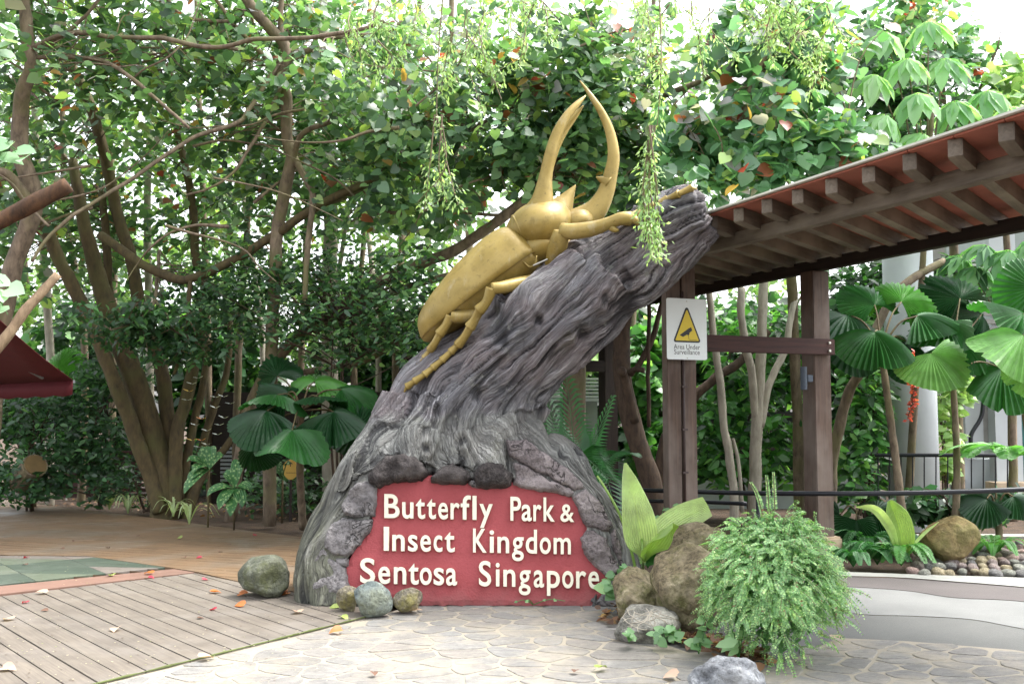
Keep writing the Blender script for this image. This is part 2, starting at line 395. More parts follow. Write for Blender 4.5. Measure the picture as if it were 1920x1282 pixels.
ST = [([(760, 755, 8.62), (714, 830, 8.5), (678, 900, 8.42), (634, 975, 8.40), (600, 1050, 8.36), (588, 1130, 8.34)], [50, 48, 46, 42, 36, 34]),
      ([(735, 800, 8.5), (695, 890, 8.34), (655, 970, 8.26), (612, 1050, 8.18), (618, 1140, 8.10)], [40, 42, 42, 44, 52]),
      ([(955, 780, 8.6), (992, 850, 8.52), (1042, 905, 8.46), (1096, 970, 8.42), (1130, 1050, 8.36), (1142, 1140, 8.30)], [42, 42, 40, 38, 34, 34]),
      ([(965, 800, 8.45), (1000, 862, 8.34), (1050, 912, 8.3), (1098, 965, 8.26), (1128, 1040, 8.22), (1130, 1140, 8.15)], [36, 38, 34, 34, 36, 40]),
      ([(815, 745, 8.42), (795, 815, 8.32), (775, 875, 8.24)], [44, 52, 50]), ([(885, 760, 8.40), (872, 830, 8.31), (862, 885, 8.25)], [38, 42, 38]),
      ([(955, 760, 8.42), (935, 825, 8.32), (922, 885, 8.25)], [38, 40, 40]), ([(985, 800, 8.42), (1000, 850, 8.33), (1015, 890, 8.28)], [30, 34, 30]),
      ([(845, 800, 8.44), (890, 705, 8.36), (960, 615, 8.30), (1030, 545, 8.28), (1088, 490, 8.27)], [42, 42, 42, 38, 34]),
      ([(930, 800, 8.45), (965, 710, 8.36), (1040, 620, 8.26), (1105, 556, 8.18), (1150, 512, 8.14)], [40, 40, 40, 42, 44]),
      ([(985, 770, 8.56), (1035, 690, 8.46), (1130, 600, 8.38), (1230, 520, 8.26), (1310, 445, 8.2)], [34, 36, 36, 34, 30]),
      ([(782, 780, 8.55), (815, 720, 8.50), (875, 655, 8.48), (930, 596, 8.42), (955, 572, 8.38)], [36, 30, 26, 30, 38]),
      ([(1130, 470, 8.34), (1190, 440, 8.25), (1250, 405, 8.18), (1300, 375, 8.14)], [34, 36, 36, 30]),
      ([(1180, 505, 8.22), (1225, 490, 8.15), (1240, 500, 8.12)], [26, 22, 12]),
      ([(1068, 462, 8.40), (1092, 476, 8.34), (1110, 484, 8.30)], [28, 26, 24])]
pieces += [strand(a, b) for a, b in ST]
V, F = merge(pieces); me = pymesh('trunk_raw', V, F); o = bpy.data.objects.new('trunk_raw', me); COL.objects.link(o)
md = o.modifiers.new('r', 'REMESH'); md.mode = 'VOXEL'; md.voxel_size = .0165
ms = o.modifiers.new('s', 'SMOOTH'); ms.iterations = 3; ms.factor = .5
dg = bpy.context.evaluated_depsgraph_get(); me2 = bpy.data.meshes.new_from_object(o.evaluated_get(dg)); bpy.data.objects.remove(o)
nv = len(me2.vertices); X = np.zeros(nv*3); me2.vertices.foreach_get('co', X); X = X.reshape(-1, 3)
NN = np.zeros(nv*3); me2.vertex_normals.foreach_get('vector', NN); NN = NN.reshape(-1, 3)
Tn = unit(np.gradient(SPN, axis=0)); arc = np.concatenate([[0], np.cumsum(np.linalg.norm(np.diff(SPN, axis=0), axis=1))])
idx = np.zeros(nv, int)
for a in range(0, nv, 40000):
    d = ((X[a:a+40000, None, :] - SPN[None])**2).sum(2)/(SPR[None]**1.2); idx[a:a+40000] = d.argmin(1)
rel = X - SPN[idx]; tt = Tn[idx]; al = (rel*tt).sum(1); tv = arc[idx] + al
yax = np.array([0., 1, 0]); nax = unit(np.cross(tt, yax)); rn = (rel*nax).sum(1)/SPR[idx]; ry = (rel*yax).sum(1)/(SPR[idx]*SPF[idx])
# smooth the along coordinate
wk = np.minimum(1, .42/SPR[idx]); th = np.arctan2(ry, rn) + wk*(.32*perlin(X*1.1) + .12*perlin(X*3.1) + .03*perlin(X*8))
def gv(k, m, s=0.0): return np.column_stack([np.cos(th)*k + s, np.sin(th)*k + s, tv*m])
rdg = lambda k, m, s: 1 - 2*np.abs(perlin(gv(k, m, s)))
big = perlin(gv(1.7, .55, 3)); r1 = rdg(3.2, .7, 9); r2 = rdg(8, 1.3, 21); r3 = perlin(gv(19, 2.2, 31)); lump = perlin(X*3.3)
top = np.clip((X[:, 2] - 2.3)/.9, 0, 1)
twist = 1 - 2*np.abs(perlin(X*np.array([4.5, 4.5, 4.5]) + 4.0)); tw2 = 1 - 2*np.abs(perlin(X*9.0 + 14.0))
up = np.clip(NN[:, 2], 0, 1)*top
crv = lambda k, m, s, w: np.exp(-(perlin(gv(k, m, s))/w)**2)
c1, c2, c3 = crv(2.2, .40, 40, .10), crv(5.0, .55, 50, .09), crv(11, .9, 60, .10)
msk = np.clip(.5 + 1.6*perlin(X*1.7 + 33), 0, 1); c1 = c1*msk; c2 = c2*np.clip(.4 + 1.6*perlin(X*2.3 + 55), 0, 1)
disp = .05*big + .022*(r1-.5)*(1-.5*up) + .012*(r2-.5) + .006*r3 + .02*lump + up*(.055*(twist-.6) + .022*(tw2-.5)) - .075*c1 - .036*c2 - .012*c3
endm = np.clip((tv - (arc[-1]-.22))/.2, 0, 1); disp += endm*.03*fbm(X*8, 3)
X = X + NN*disp[:, None]
# keep the mass behind the painted panel
pan = np.array([onplane(*p)[[0, 2]] for p in PANEL])
sd_ = ((X - sign_p0)*sn).sum(1); inbox = (X[:, 2] < 1.02)
ins = np.array([inside(p, pan) if b else False for p, b in zip(X[:, [0, 2]], inbox)])
push = np.where(ins & (sd_ > -.04), sd_ + .04, 0); X = X - sn*push[:, None]
# round the panel the stump swells forward to meet the stone slabs
fr = np.where((X[:, 2] < 1.5) & (NN[:, 1] < .35) & ~ins)[0]; q_ = X[fr][:, [0, 2]]; a_, b_ = pan, np.roll(pan, -1, 0); e_ = b_-a_
w_ = q_[:, None]-a_[None]; t_ = np.clip((w_*e_).sum(2)/(e_*e_).sum(1), 0, 1); dpan = np.linalg.norm(w_ - t_[..., None]*e_[None], axis=2).min(1)
fade = np.clip((.60-dpan)/.38, 0, 1); fade = fade*fade*(3-2*fade)*np.clip((1.5-q_[:, 1])/.45, 0, 1)*np.where((np.abs(q_[:, 0] - (pan[:, 0].min()+pan[:, 0].max())/2) < .9) & (q_[:, 1] < .12), 0, 1)
s_ = ((X[fr]-sign_p0)*sn).sum(1); need = np.maximum(.035 + .6*disp[fr] - s_, 0)*fade; X[fr] += sn*need[:, None]
# knots pressed into the bark
vx = X - np.array([0, 0, CAMH]); fw_ = vx[:, 1]*cp + vx[:, 2]*sp; qx = CX + FPX*vx[:, 0]/fw_; qy = CY - FPX*(vx[:, 2]*cp - vx[:, 1]*sp)/fw_; knot = np.zeros(nv)
for kx, ky, kr in ((895, 738, 13), (1054, 852, 9), (866, 826, 9), (945, 640, 12), (1090, 625, 14), (820, 770, 10), (1010, 600, 9), (690, 930, 12), (1135, 560, 11), (800, 840, 8)):
    d_ = np.hypot(qx-kx, (qy-ky)*.8)/kr; m_ = (NN[:, 1] < .1) & (d_ < 4); k_ = np.where(m_, -.030*np.exp(-(d_/.7)**2) + .016*np.exp(-((d_-1.5)/.5)**2), 0); knot = np.where(m_, np.exp(-(d_/.8)**2), knot) if False else np.maximum(knot, np.where(m_, np.exp(-(d_/.8)**2), 0)); X = X + NN*k_[:, None]
me2.vertices.foreach_set('co', X.ravel()); me2.polygons.foreach_set('use_smooth', np.ones(len(me2.polygons), bool))
at = me2.attributes.new('grain', 'FLOAT_VECTOR', 'POINT'); at.data.foreach_set('vector', gv(1.0, .13).astype(np.float32).ravel())
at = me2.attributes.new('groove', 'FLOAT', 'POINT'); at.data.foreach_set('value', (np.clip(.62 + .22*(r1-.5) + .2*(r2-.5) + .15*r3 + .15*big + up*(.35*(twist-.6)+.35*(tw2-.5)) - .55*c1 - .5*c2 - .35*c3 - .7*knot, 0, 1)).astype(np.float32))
me2.update(); me2.name = 'trunk'
t = NT('sculpted_bark'); gvn = t.coord(attr='grain'); ps = t.coord('Object'); gr = t.n('Attribute', attribute_name='groove').outputs['Fac']
f1 = t.noise(gvn, 30, 4, .6, .15); f2 = t.noise(gvn, 75, 3, .6); n3 = t.noise(gvn, 46, 2, .5, .1)
ln = t.math('MULTIPLY', t.math('ABSOLUTE', t.math('SUBTRACT', n3, .5)), 9.0); ln = t.math('MINIMUM', ln, 1.0)          # 0 in the carved lines
ln2 = t.math('MINIMUM', t.math('MULTIPLY', t.math('ABSOLUTE', t.math('SUBTRACT', f1, .5)), 11.0), 1.0)
h = t.math('ADD', t.math('ADD', t.math('MULTIPLY', f2, .35), t.math('MULTIPLY', ln, .8)), t.math('MULTIPLY', ln2, .5))
big_ = t.noise(ps, 2.6, 5, .6)
c = t.ramp(f1, [(.32, '#746a6b'), (.5, '#8c8384'), (.68, '#a19a9b')])
c = t.mix(t.ramp(big_, [(.42, (0, 0, 0)), (.6, (.8, .8, .8))]), c, t.ramp(f1, [(.36, '#6a6b70'), (.7, '#a2a3a6')]))
sx = t.n('SeparateXYZ'); t.l(t.n('NewGeometry').outputs['Position'], sx.inputs[0])
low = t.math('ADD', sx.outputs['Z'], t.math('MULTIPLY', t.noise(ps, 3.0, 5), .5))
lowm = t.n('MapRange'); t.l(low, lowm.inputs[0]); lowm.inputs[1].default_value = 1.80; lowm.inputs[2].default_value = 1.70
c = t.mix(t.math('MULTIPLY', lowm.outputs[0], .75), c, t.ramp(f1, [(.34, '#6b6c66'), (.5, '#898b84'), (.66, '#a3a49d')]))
mo = t.n('MapRange'); t.l(t.math('ADD', t.math('ADD', sx.outputs['Z'], t.math('MULTIPLY', sx.outputs['X'], .75)), t.math('MULTIPLY', t.noise(ps, 5, 5), 1.1)), mo.inputs[0]); mo.inputs[1].default_value = .75; mo.inputs[2].default_value = -.1
c = t.mix(t.math('MULTIPLY', mo.outputs[0], .6), c, t.ramp(f1, [(.3, '#41462a'), (.7, '#77795a')]))
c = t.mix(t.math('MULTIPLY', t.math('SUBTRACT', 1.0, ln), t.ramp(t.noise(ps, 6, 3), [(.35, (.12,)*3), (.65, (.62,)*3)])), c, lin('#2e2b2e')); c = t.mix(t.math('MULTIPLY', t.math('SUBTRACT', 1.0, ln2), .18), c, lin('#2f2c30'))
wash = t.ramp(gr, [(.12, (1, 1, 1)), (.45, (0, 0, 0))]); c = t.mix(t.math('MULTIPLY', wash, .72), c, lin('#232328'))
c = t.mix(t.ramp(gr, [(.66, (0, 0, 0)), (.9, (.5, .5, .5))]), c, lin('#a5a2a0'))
st_ = t.noise(t.coord('Object', (3.2, 3.2, .5)), 2.2, 5, .65); c = t.mix(t.ramp(st_, [(.56, (0, 0, 0)), (.72, (.5, .5, .5))]), c, lin('#3c3a3a'))
lic = t.noise(ps, 7, 7, .72); c = t.mix(t.ramp(lic, [(.6, (0, 0, 0)), (.68, (.55, .55, .55))]), c, lin('#a9aaa2')); c = t.mix(t.ramp(t.noise(ps, 3.4, 7, .7), [(.6, (0, 0, 0)), (.72, (.4, .4, .4))]), c, lin('#5f6048'))
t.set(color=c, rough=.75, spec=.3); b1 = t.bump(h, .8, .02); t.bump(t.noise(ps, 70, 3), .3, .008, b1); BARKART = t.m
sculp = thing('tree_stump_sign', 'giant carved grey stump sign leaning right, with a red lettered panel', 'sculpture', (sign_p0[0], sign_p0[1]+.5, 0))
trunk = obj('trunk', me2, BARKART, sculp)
tri = me2; bmx = bmesh.new(); bmx.from_mesh(me2); TRUNK = BVHTree.FromBMesh(bmx); bmx.free()
def hit(px, py, lift=0.0, dflt=8.5):
    d = Vector(ray(px, py)).normalized(); o = Vector((0, 0, CAMH)); r = TRUNK.ray_cast(o, d)
    p = r[0] if r[0] is not None else Vector(P(px, py, dflt))
    return np.array(p - d*lift)
# relief solids on the sign plane
def relief(poly, hgt, rnd, base=-.06, step=7.0, nz=.02, nsc=7.0, seed=0.0, dome=0.0):
    n = len(poly); pp = []
    for i in range(n):                                           # dense outline with jitter
        a, b = np.array(poly[i]), np.array(poly[(i+1) % n]); k = max(1, int(np.linalg.norm(b-a)/step))
        for j in range(k): pp.append(a + (b-a)*j/k)
    pp = np.array(pp); pp = pp + np.column_stack([perlin(np.column_stack([pp/11, np.full(len(pp), seed)])), perlin(np.column_stack([pp/11, np.full(len(pp), seed+9)]))])*3.4
    lo, hi = pp.min(0), pp.max(0); inn = []
    gx, gy = np.meshgrid(np.arange(lo[0], hi[0], step), np.arange(lo[1], hi[1], step)); q = np.column_stack([gx.ravel(), gy.ravel()])
    q = q + rng.uniform(-.25, .25, q.shape)*step
    a, b = pp, np.roll(pp, -1, 0); e = b-a
    def dist(q):
        w = q[:, None]-a[None]; tt_ = np.clip((w*e).sum(2)/np.maximum((e*e).sum(1), 1e-9), 0, 1); return np.linalg.norm(w - tt_[..., None]*e[None], axis=2).min(1)
    q = q[[inside(p, pp) for p in q]]; dq = dist(q); q = q[dq > step*.5]; dq = dq[dq > step*.5]
    allp = np.vstack([pp, q]); dd = np.concatenate([np.zeros(len(pp)), dq])
    r = delaunay_2d_cdt([Vector(p) for p in allp], [(i, (i+1) % len(pp)) for i in range(len(pp))], [], 1, 1e-4)
    co = np.array([tuple(p) for p in r[0]]); src = [s[0] if s else -1 for s in r[3]]; d2 = np.array([dd[s] if s >= 0 else 0 for s in src])
    fz = np.clip(d2/rnd, 0, 1); prof = np.sqrt(np.clip(1-(1-fz)**2, 0, 1)); off = hgt*prof*(1 + dome*np.clip(d2/60, 0, 1))
    W = np.array([onplane(*p) for p in co]); nn_ = fbm(W*nsc + seed, 4)
    off = off + nz*nn_*np.clip(fz*1.5, .15, 1); W = W + sn*off[:, None]
    m = len(W); Bk = np.array([onplane(*p, base) for p in co[:]])
    faces = [tuple(f) for f in r[2]]
    # orient towards the viewer
    fl = []
    for f in faces:
        nrm_ = np.cross(W[f[1]]-W[f[0]], W[f[2]]-W[f[0]]); fl.append(f if np.dot(nrm_, sn) > 0 else f[::-1])
    ed_ = {}
    for f in fl:
        for i in range(len(f)): ed_[(f[i], f[(i+1) % len(f)])] = 1
    rim = [(a_, b_) for a_, b_ in ed_ if (b_, a_) not in ed_]
    side = [(b_, a_, a_+m, b_+m) for a_, b_ in rim]
    return np.vstack([W, Bk]), fl + side
t = NT('red_stucco'); v = t.coord('Object'); f = t.noise(v, 55, 4, .6); g = t.noise(v, 2.2, 5)
c = t.ramp(g, [(.3, '#8f3d40'), (.7, '#a04a4e')]); sz = t.n('SeparateXYZ'); t.l(v, sz.inputs[0])
dm = t.n('MapRange'); t.l(t.math('ADD', sz.outputs['Z'], t.math('MULTIPLY', t.noise(v, 9, 5), .25)), dm.inputs[0]); dm.inputs[1].default_value = .26; dm.inputs[2].default_value = .05
c = t.mix(t.math('MULTIPLY', dm.outputs[0], .55), c, lin('#7d605c')); t.set(color=c, rough=.8); t.bump(f, .55, .012); REDP = t.m
panel = obj('sign_panel', pymesh('sign_panel', *relief(PANEL, .012, 6, -.10, 9, .004, 9, 2)), REDP, sculp); panel['label'] = 'red stucco panel of the sign'
def rockmat(name, a, b, c_, moss=None, sc=6, crack=0.0):
    t = NT(name); v = t.coord('Object'); f = t.noise(v, sc, 8, .7, .3); g = t.noise(v, sc*7, 5, .65); big = t.noise(v, sc*.45, 3)
    col = t.ramp(f, [(.30, a), (.5, b), (.68, c_)]); col = t.mix(t.ramp(g, [(.36, (.75, .75, .75)), (.56, (0, 0, 0))]), col, tuple(x*.45 for x in lin(a)))
    col = t.mix(t.ramp(big, [(.45, (0, 0, 0)), (.65, (.5, .5, .5))]), col, tuple(min(1, x*1.35) for x in lin(c_)))
    ck = t.math('ABSOLUTE', t.math('SUBTRACT', t.noise(v, sc*.8, 4, .6, .6), .5)); ckm = t.ramp(ck, [(.006, (1, 1, 1)), (.022, (0, 0, 0))])
    ckm = t.math('MULTIPLY', ckm, t.ramp(t.noise(v, sc*.5, 2), [(.5, (0, 0, 0)), (.56, (crack, crack, crack))])); col = t.mix(ckm, col, tuple(x*.2 for x in lin(a)))
    if moss: col = t.mix(t.ramp(t.noise(v, 2.8, 7, .7), [(.46, (0, 0, 0)), (.6, (.85, .85, .85))]), col, t.ramp(g, [(.3, tuple(x*.6 for x in lin(moss))), (.7, tuple(min(1, x*1.6) for x in lin(moss)))]))
    t.set(color=col, rough=.85, spec=.3); t.bump(t.math('SUBTRACT', t.math('ADD', f, t.math('MULTIPLY', g, .6)), t.math('MULTIPLY', ckm, .5)), 1.0, .035); return t.m
ROCKG = rockmat('sculpted_grey_rock', '#615d5d', '#7d7979', '#9b9796', crack=.8); ROCKP = rockmat('sculpted_mauve_rock', '#5d5555', '#797070', '#958c8b', crack=.8); BURNT = rockmat('sculpted_burnt_stub', '#2a2626', '#423d3c', '#645e5c', sc=9)
RK = [(z2([(385, 575), (440, 568), (482, 600), (476, 740), (430, 743), (370, 750), (325, 730), (312, 680), (345, 615)]), .13, 16, ROCKG),
      (z2([(322, 738), (380, 757), (432, 750), (470, 745), (458, 800), (402, 872), (342, 932), (270, 930), (228, 890), (232, 820), (275, 760)]), .15, 18, ROCKG),
      (z2([(225, 880), (262, 930), (335, 985), (340, 1020), (352, 1080), (305, 1165), (215, 1165), (172, 1090), (165, 1000), (188, 930)]), .13, 18, ROCKG),
      (z2([(270, 935), (340, 935), (345, 985), (300, 975)]), .10, 10, ROCKG),
      (z2([(436, 540), (466, 500), (530, 446), (620, 436), (690, 458), (732, 530), (696, 572), (560, 582), (490, 604), (442, 582)]), .17, 22, BURNT),
      (z2([(736, 548), (790, 500), (850, 483), (920, 518), (942, 560), (905, 592), (800, 588), (742, 578)]), .16, 18, BURNT),
      (z2([(938, 562), (958, 508), (1010, 476), (1090, 488), (1138, 540), (1124, 592), (1080, 608), (1000, 610), (948, 595)]), .165, 20, BURNT),
      (z2([(900, 575), (960, 560), (1000, 600), (960, 608)]), .08, 10, ROCKG),
      (z2([(1142, 522), (1122, 478), (1180, 486), (1290, 552), (1400, 598), (1442, 628), (1405, 642), (1200, 610), (1132, 588)]), .14, 14, ROCKP),
      (z2([(1100, 372), (1200, 372), (1300, 440), (1410, 520), (1490, 602), (1435, 625), (1295, 552), (1165, 486), (1112, 450)]), .16, 18, ROCKP),
      (z2([(1408, 645), (1482, 604), (1565, 680), (1615, 780), (1592, 824), (1530, 802), (1482, 790), (1462, 760), (1436, 690)]), .14, 16, ROCKP),
      (z2([(1456, 850), (1474, 803), (1530, 808), (1586, 842), (1612, 920), (1655, 995), (1592, 1034), (1530, 988), (1472, 917)]), .15, 18, ROCKP),
      (z2([(1592, 826), (1622, 795), (1655, 880), (1668, 985), (1655, 998), (1615, 905)]), .13, 14, ROCKP),
      (z2([(1588, 1036), (1655, 1000), (1668, 1090), (1650, 1175), (1560, 1175), (1520, 1160), (1575, 1090)]), .10, 14, ROCKG)]
for i, (poly, hgt, rn_, mat) in enumerate(RK):
    o = obj('burnt_stub' if mat is BURNT else 'rock_slab', pymesh('rock', *relief(poly, hgt*(.95 if mat is BURNT else .55), 5 if mat is not BURNT else 12, -.24, 3.6, .045, 5.2, i*3.7, .3), smooth=True), mat, sculp)
# letters
LET = plain('cream_letter_paint', '#ddd7c2', .6, var=.04, bump=.05)
lines = [([('B', 721, 749.6), ('u', 754.5, 775.5), ('t', 780, 797.4), ('t', 800.8, 817.6), ('e', 821.9, 840.2), ('r', 845, 862.3), ('f', 864, 883), ('l', 886, 893.7), ('y', 899, 924), ('P', 957, 977), ('a', 978, 997), ('r', 1000, 1015), ('k', 1019, 1040), ('&', 1050.6, 1076.5)], 721, 969.5, 1076, 977.3),
         ([('I', 720, 729.6), ('n', 736, 759), ('s', 765.4, 783.3), ('e', 788.6, 808), ('c', 813.4, 829.6), ('t', 833.9, 852.8), ('K', 887, 912.7), ('i', 918, 926.4), ('n', 932.7, 954.8), ('g', 960, 982), ('d', 985.8, 1006.8), ('o', 1012, 1032.7), ('m', 1038, 1070.2)], 720, 1031, 1070, 1037.6),
         ([('S', 675.9, 703.3), ('e', 710, 731.7), ('n', 739, 762), ('t', 766.5, 785.4), ('o', 787.5, 809.6), ('s', 813.4, 832.8), ('a', 836.6, 857), ('S', 898, 921), ('i', 929.5, 937), ('n', 943.8, 966.4), ('g', 972.7, 994.8), ('a', 1000.7, 1020), ('p', 1025.4, 1049.6), ('o', 1054, 1075), ('r', 1080, 1099), ('e', 1103, 1123)], 676, 1091.5, 1123, 1102)]
def glyph(ch, weight, ext, bev):
    cu = bpy.data.curves.new('g', 'FONT'); cu.body = ch; cu.size = 1; cu.offset = weight; cu.extrude = ext; cu.bevel_depth = bev; cu.bevel_resolution = 1; cu.resolution_u = 6
    o = bpy.data.objects.new('g', cu); COL.objects.link(o); dg = bpy.context.evaluated_depsgraph_get(); dg.update()
    me = bpy.data.meshes.new_from_object(o.evaluated_get(dg)); bpy.data.objects.remove(o); bpy.data.curves.remove(cu)
    n = len(me.vertices); a = np.zeros(n*3); me.vertices.foreach_get('co', a); return me, a.reshape(-1, 3)
def caph(w): _, a = glyph('H', w, 0, 0); return a[:, 1].max() - a[:, 1].min(), a[:, 1].min()
W_ = .012; CAP, _b = caph(W_); gc = {}
right = np.array([1., 0, 0])
for li, (chars, x0, y0, x1, y1) in enumerate(lines):
    for ch, a, b in chars:
        if ch not in gc: gc[ch] = glyph(ch, W_, .028, .003)
        me0, C0 = gc[ch]; by = y0 + (y1-y0)*((a+b)/2 - x0)/(x1-x0); capx = 44.5 if li < 2 else 46.5
        if ch == '&': capx = 33.0
        o0 = onplane(a, by, .030); o1 = onplane(b, by + (y1-y0)*(b-a)/(x1-x0), .030); o2 = onplane(a, by-capx, .030)
        wx = C0[:, 0].max()-C0[:, 0].min(); ex = (o1-o0)/wx; ey = (o2-o0)/CAP
        me = me0.copy(); L = C0 - np.array([C0[:, 0].min(), 0, 0]); Q = o0 + L[:, :1]*ex + L[:, 1:2]*ey + L[:, 2:3]*sn*.75
        me.vertices.foreach_set('co', Q.ravel()); me.update(); obj('letter', me, LET, sculp)
# ================================================================== BEETLE
t = NT('gold_paint'); v = t.coord('Object'); f = t.noise(v, 3.5, 6, .6); g = t.noise(v, 14, 5, .6)
c = t.ramp(f, [(.3, '#7d6a31'), (.5, '#958043'), (.72, '#a69258')]); c = t.mix(t.ramp(g, [(.5, (0, 0, 0)), (.75, (.6, .6, .6))]), c, lin('#64531f')); c = t.mix(t.ramp(t.noise(t.coord('Object', (1, 1, .3)), 9, 6, .7), [(.56, (0, 0, 0)), (.72, (.55, .55, .55))]), c, lin('#a89f84')); c = t.mix(t.ramp(t.noise(v, 30, 4, .7), [(.62, (0, 0, 0)), (.7, (.5, .5, .5))]), c, lin('#4a3d1c'))
t.set(color=c, rough=t.ramp(g, [(.3, (.38,)*3), (.7, (.54,)*3)]), metal=.26, spec=.5); t.bump(t.noise(v, 5, 3), .06, .03); GOLD = t.m
BM = 8.74; pxm = BM/FPX
def bp(px, py, c=0.0): q = P(px, py, BM); q[1] += c; return q            # point of the beetle: image place of the mid plane, c across
beetle = thing('rhinoceros_beetle', 'giant golden rhinoceros beetle climbing the grey stump', 'sculpture', P(1000, 560, 8.6))
eo, ee, en = np.array([795., 632]), np.array([.809, -.589]), np.array([-.589, -.809])
prof = np.array([(-5, 3, .03), (-3, 12, .08), (3, 26, .15), (14, 38, .22), (30, 47, .28), (60, 58, .35), (122, 74, .42), (191, 84, .45), (228, 83, .44), (244, 76, .41), (253, 62, .35), (257, 45, .27), (257.5, 30, .18)])
def body(phi0, phi1, nphi, fn):
    n = 44; s = np.linspace(0, 1, n); k = np.linspace(0, 1, len(prof)); pr = np.column_stack([np.interp(s, k, prof[:, i]) for i in range(3)])
    ker = np.array([.25, .5, .25])
    for i in range(3): pr[1:-1, i] = np.convolve(pr[:, i], ker, 'same')[1:-1]
    V = []
    for a in range(n):
        for j in range(nphi):
            ph = phi0 + (phi1-phi0)*j/(nphi-1); cc, b = fn(ph, pr[a]); q = eo + ee*pr[a, 0] + en*b; V.append(bp(q[0], q[1], cc))
    F = [(a*nphi+j, a*nphi+j+1, (a+1)*nphi+j+1, (a+1)*nphi+j) for a in range(n-1) for j in range(nphi-1)]
    return np.array(V), F
def ely(ph, p):
    gro = math.exp(-((ph-math.pi/2)/.05)**2)*4
    return -p[2]*math.cos(ph), p[1]*max(0, math.sin(ph))**.8 - gro - 1.0
def solid(me, th=.02, sub=0):
    bm = bmesh.new(); bm.from_mesh(me); bmesh.ops.recalc_face_normals(bm, faces=bm.faces[:]); bmesh.ops.solidify(bm, geom=bm.faces[:], thickness=th); bm.to_mesh(me); bm.free()
    me.polygons.foreach_set('use_smooth', [True]*len(me.polygons)); return me
for side in (0, 1):
    o = obj('wing_case', solid(pymesh('wing_case', *body(0 if side == 0 else math.pi/2+.01, math.pi/2-.01 if side == 0 else math.pi, 18, ely)), .018), GOLD, beetle)
def abd(ph, p):
    return -p[2]*.86*math.cos(ph), -max(0, math.sin(ph))**.9*(10 + p[1]*.42) + 6
V, F = body(0, math.pi, 26, abd); obj('abdomen', solid(pymesh('abdomen', V, F), .01), GOLD, beetle)
def ellip(c, rx, rn, lat, e, flat=None, nu=40, nv=26, pw=1.0):
    e = unit(np.array(e, float)); n = np.array([e[1], -e[0]]); n = n if n[1] < 0 else -n; V = []
    for i in range(nv+1):
        la = -math.pi/2 + math.pi*i/nv
        for j in range(nu):
            lo = 2*math.pi*j/nu; a, b, d = math.sin(la), math.cos(la)*math.sin(lo), math.cos(la)*math.cos(lo)
            b2 = b if (flat is None or b > -flat) else -flat + (b+flat)*.12
            q = np.array(c) + e*a*rx + n*b2*rn; V.append(bp(q[0], q[1], d*lat))
    return np.array(V), [(i*nu+j, i*nu+(j+1) % nu, (i+1)*nu+(j+1) % nu, (i+1)*nu+j) for i in range(nv) for j in range(nu)]
obj('pronotum', pymesh('pronotum', *ellip((1011, 429), 66, 49, .42, (.93, -.36), .82), smooth=True), GOLD, beetle)
obj('thorax', pymesh('thorax', *ellip((1000, 474), 60, 38, .34, (.85, -.52)), smooth=True), GOLD, beetle)
head = obj('head', pymesh('head', *ellip((1080, 420), 36, 25, .20, (.9, -.4)), smooth=True), GOLD, beetle)
# rim along the rear edge of the pronotum
pe = unit(np.array([.93, -.36])); pn_ = np.array([pe[1], -pe[0]]); pn_ = pn_ if pn_[1] < 0 else -pn_
def pro(a, b, d): q = np.array([1011, 429.]) + pe*a*66 + pn_*b*49; return bp(q[0], q[1], d*.42)
col_ = [pro(-.60, .765*math.sin(f), -.765*math.cos(f)) for f in np.linspace(-.75, math.pi+.75, 40)]; obj('pronotum_rim', pymesh('pronotum_rim', *tube(np.array(col_), .014, 8), smooth=True), GOLD, beetle)
low_ = [pro(math.sin(f)*.64, -.80, -math.cos(f)*.64) for f in np.linspace(-1.35, 1.2, 30)]; obj('pronotum_rim', pymesh('pronotum_rim', *tube(np.array(low_), .016, 8), smooth=True), GOLD, beetle)
def horn(pts, rad, seg=18, n=40, flat=1.0, parent=beetle, name='horn'):
    c = spline(np.array([bp(*p) for p in pts]), n); r = spline(np.array(rad, float)[:, None], n)[:, 0]*pxm
    return obj(name, pymesh(name, *tube(c, np.maximum(r, .002), seg, flat), smooth=True), GOLD, parent)
for sgn in (-1, 1):
    horn([(1008, 432, sgn*.12), (1012, 408, sgn*.16), (1016, 385, sgn*.19), (1021, 345, sgn*.22), (1029, 305, sgn*.24), (1042, 265, sgn*.24), (1060, 232, sgn*.22), (1080, 207, sgn*.18), (1096, 189, sgn*.14)],
         [52, 38, 22, 13, 11, 10, 8.2, 6, 1.2])
horn([(1035, 425, -.02), (1048, 398, -.02), (1060, 378, -.02), (1070, 362, -.02), (1079, 348, -.02)], [52, 31, 17, 8.5, 1])
horn([(1068, 425, -.02), (1090, 415, -.02), (1116, 395, -.02), (1134, 365, -.02), (1144, 330, -.02), (1150, 293, -.02), (1144, 252, -.02), (1129, 215, -.02), (1108, 182, -.02), (1087, 153, -.02)],
     [31, 28, 22, 16.5, 13.5, 11.5, 9.5, 7.5, 5, 1.2], flat=.75)
horn([(1140, 345, -.02), (1130, 339, -.02), (1117, 333, -.02)], [16, 9, 1], seg=10, n=8, name='horn_tooth')
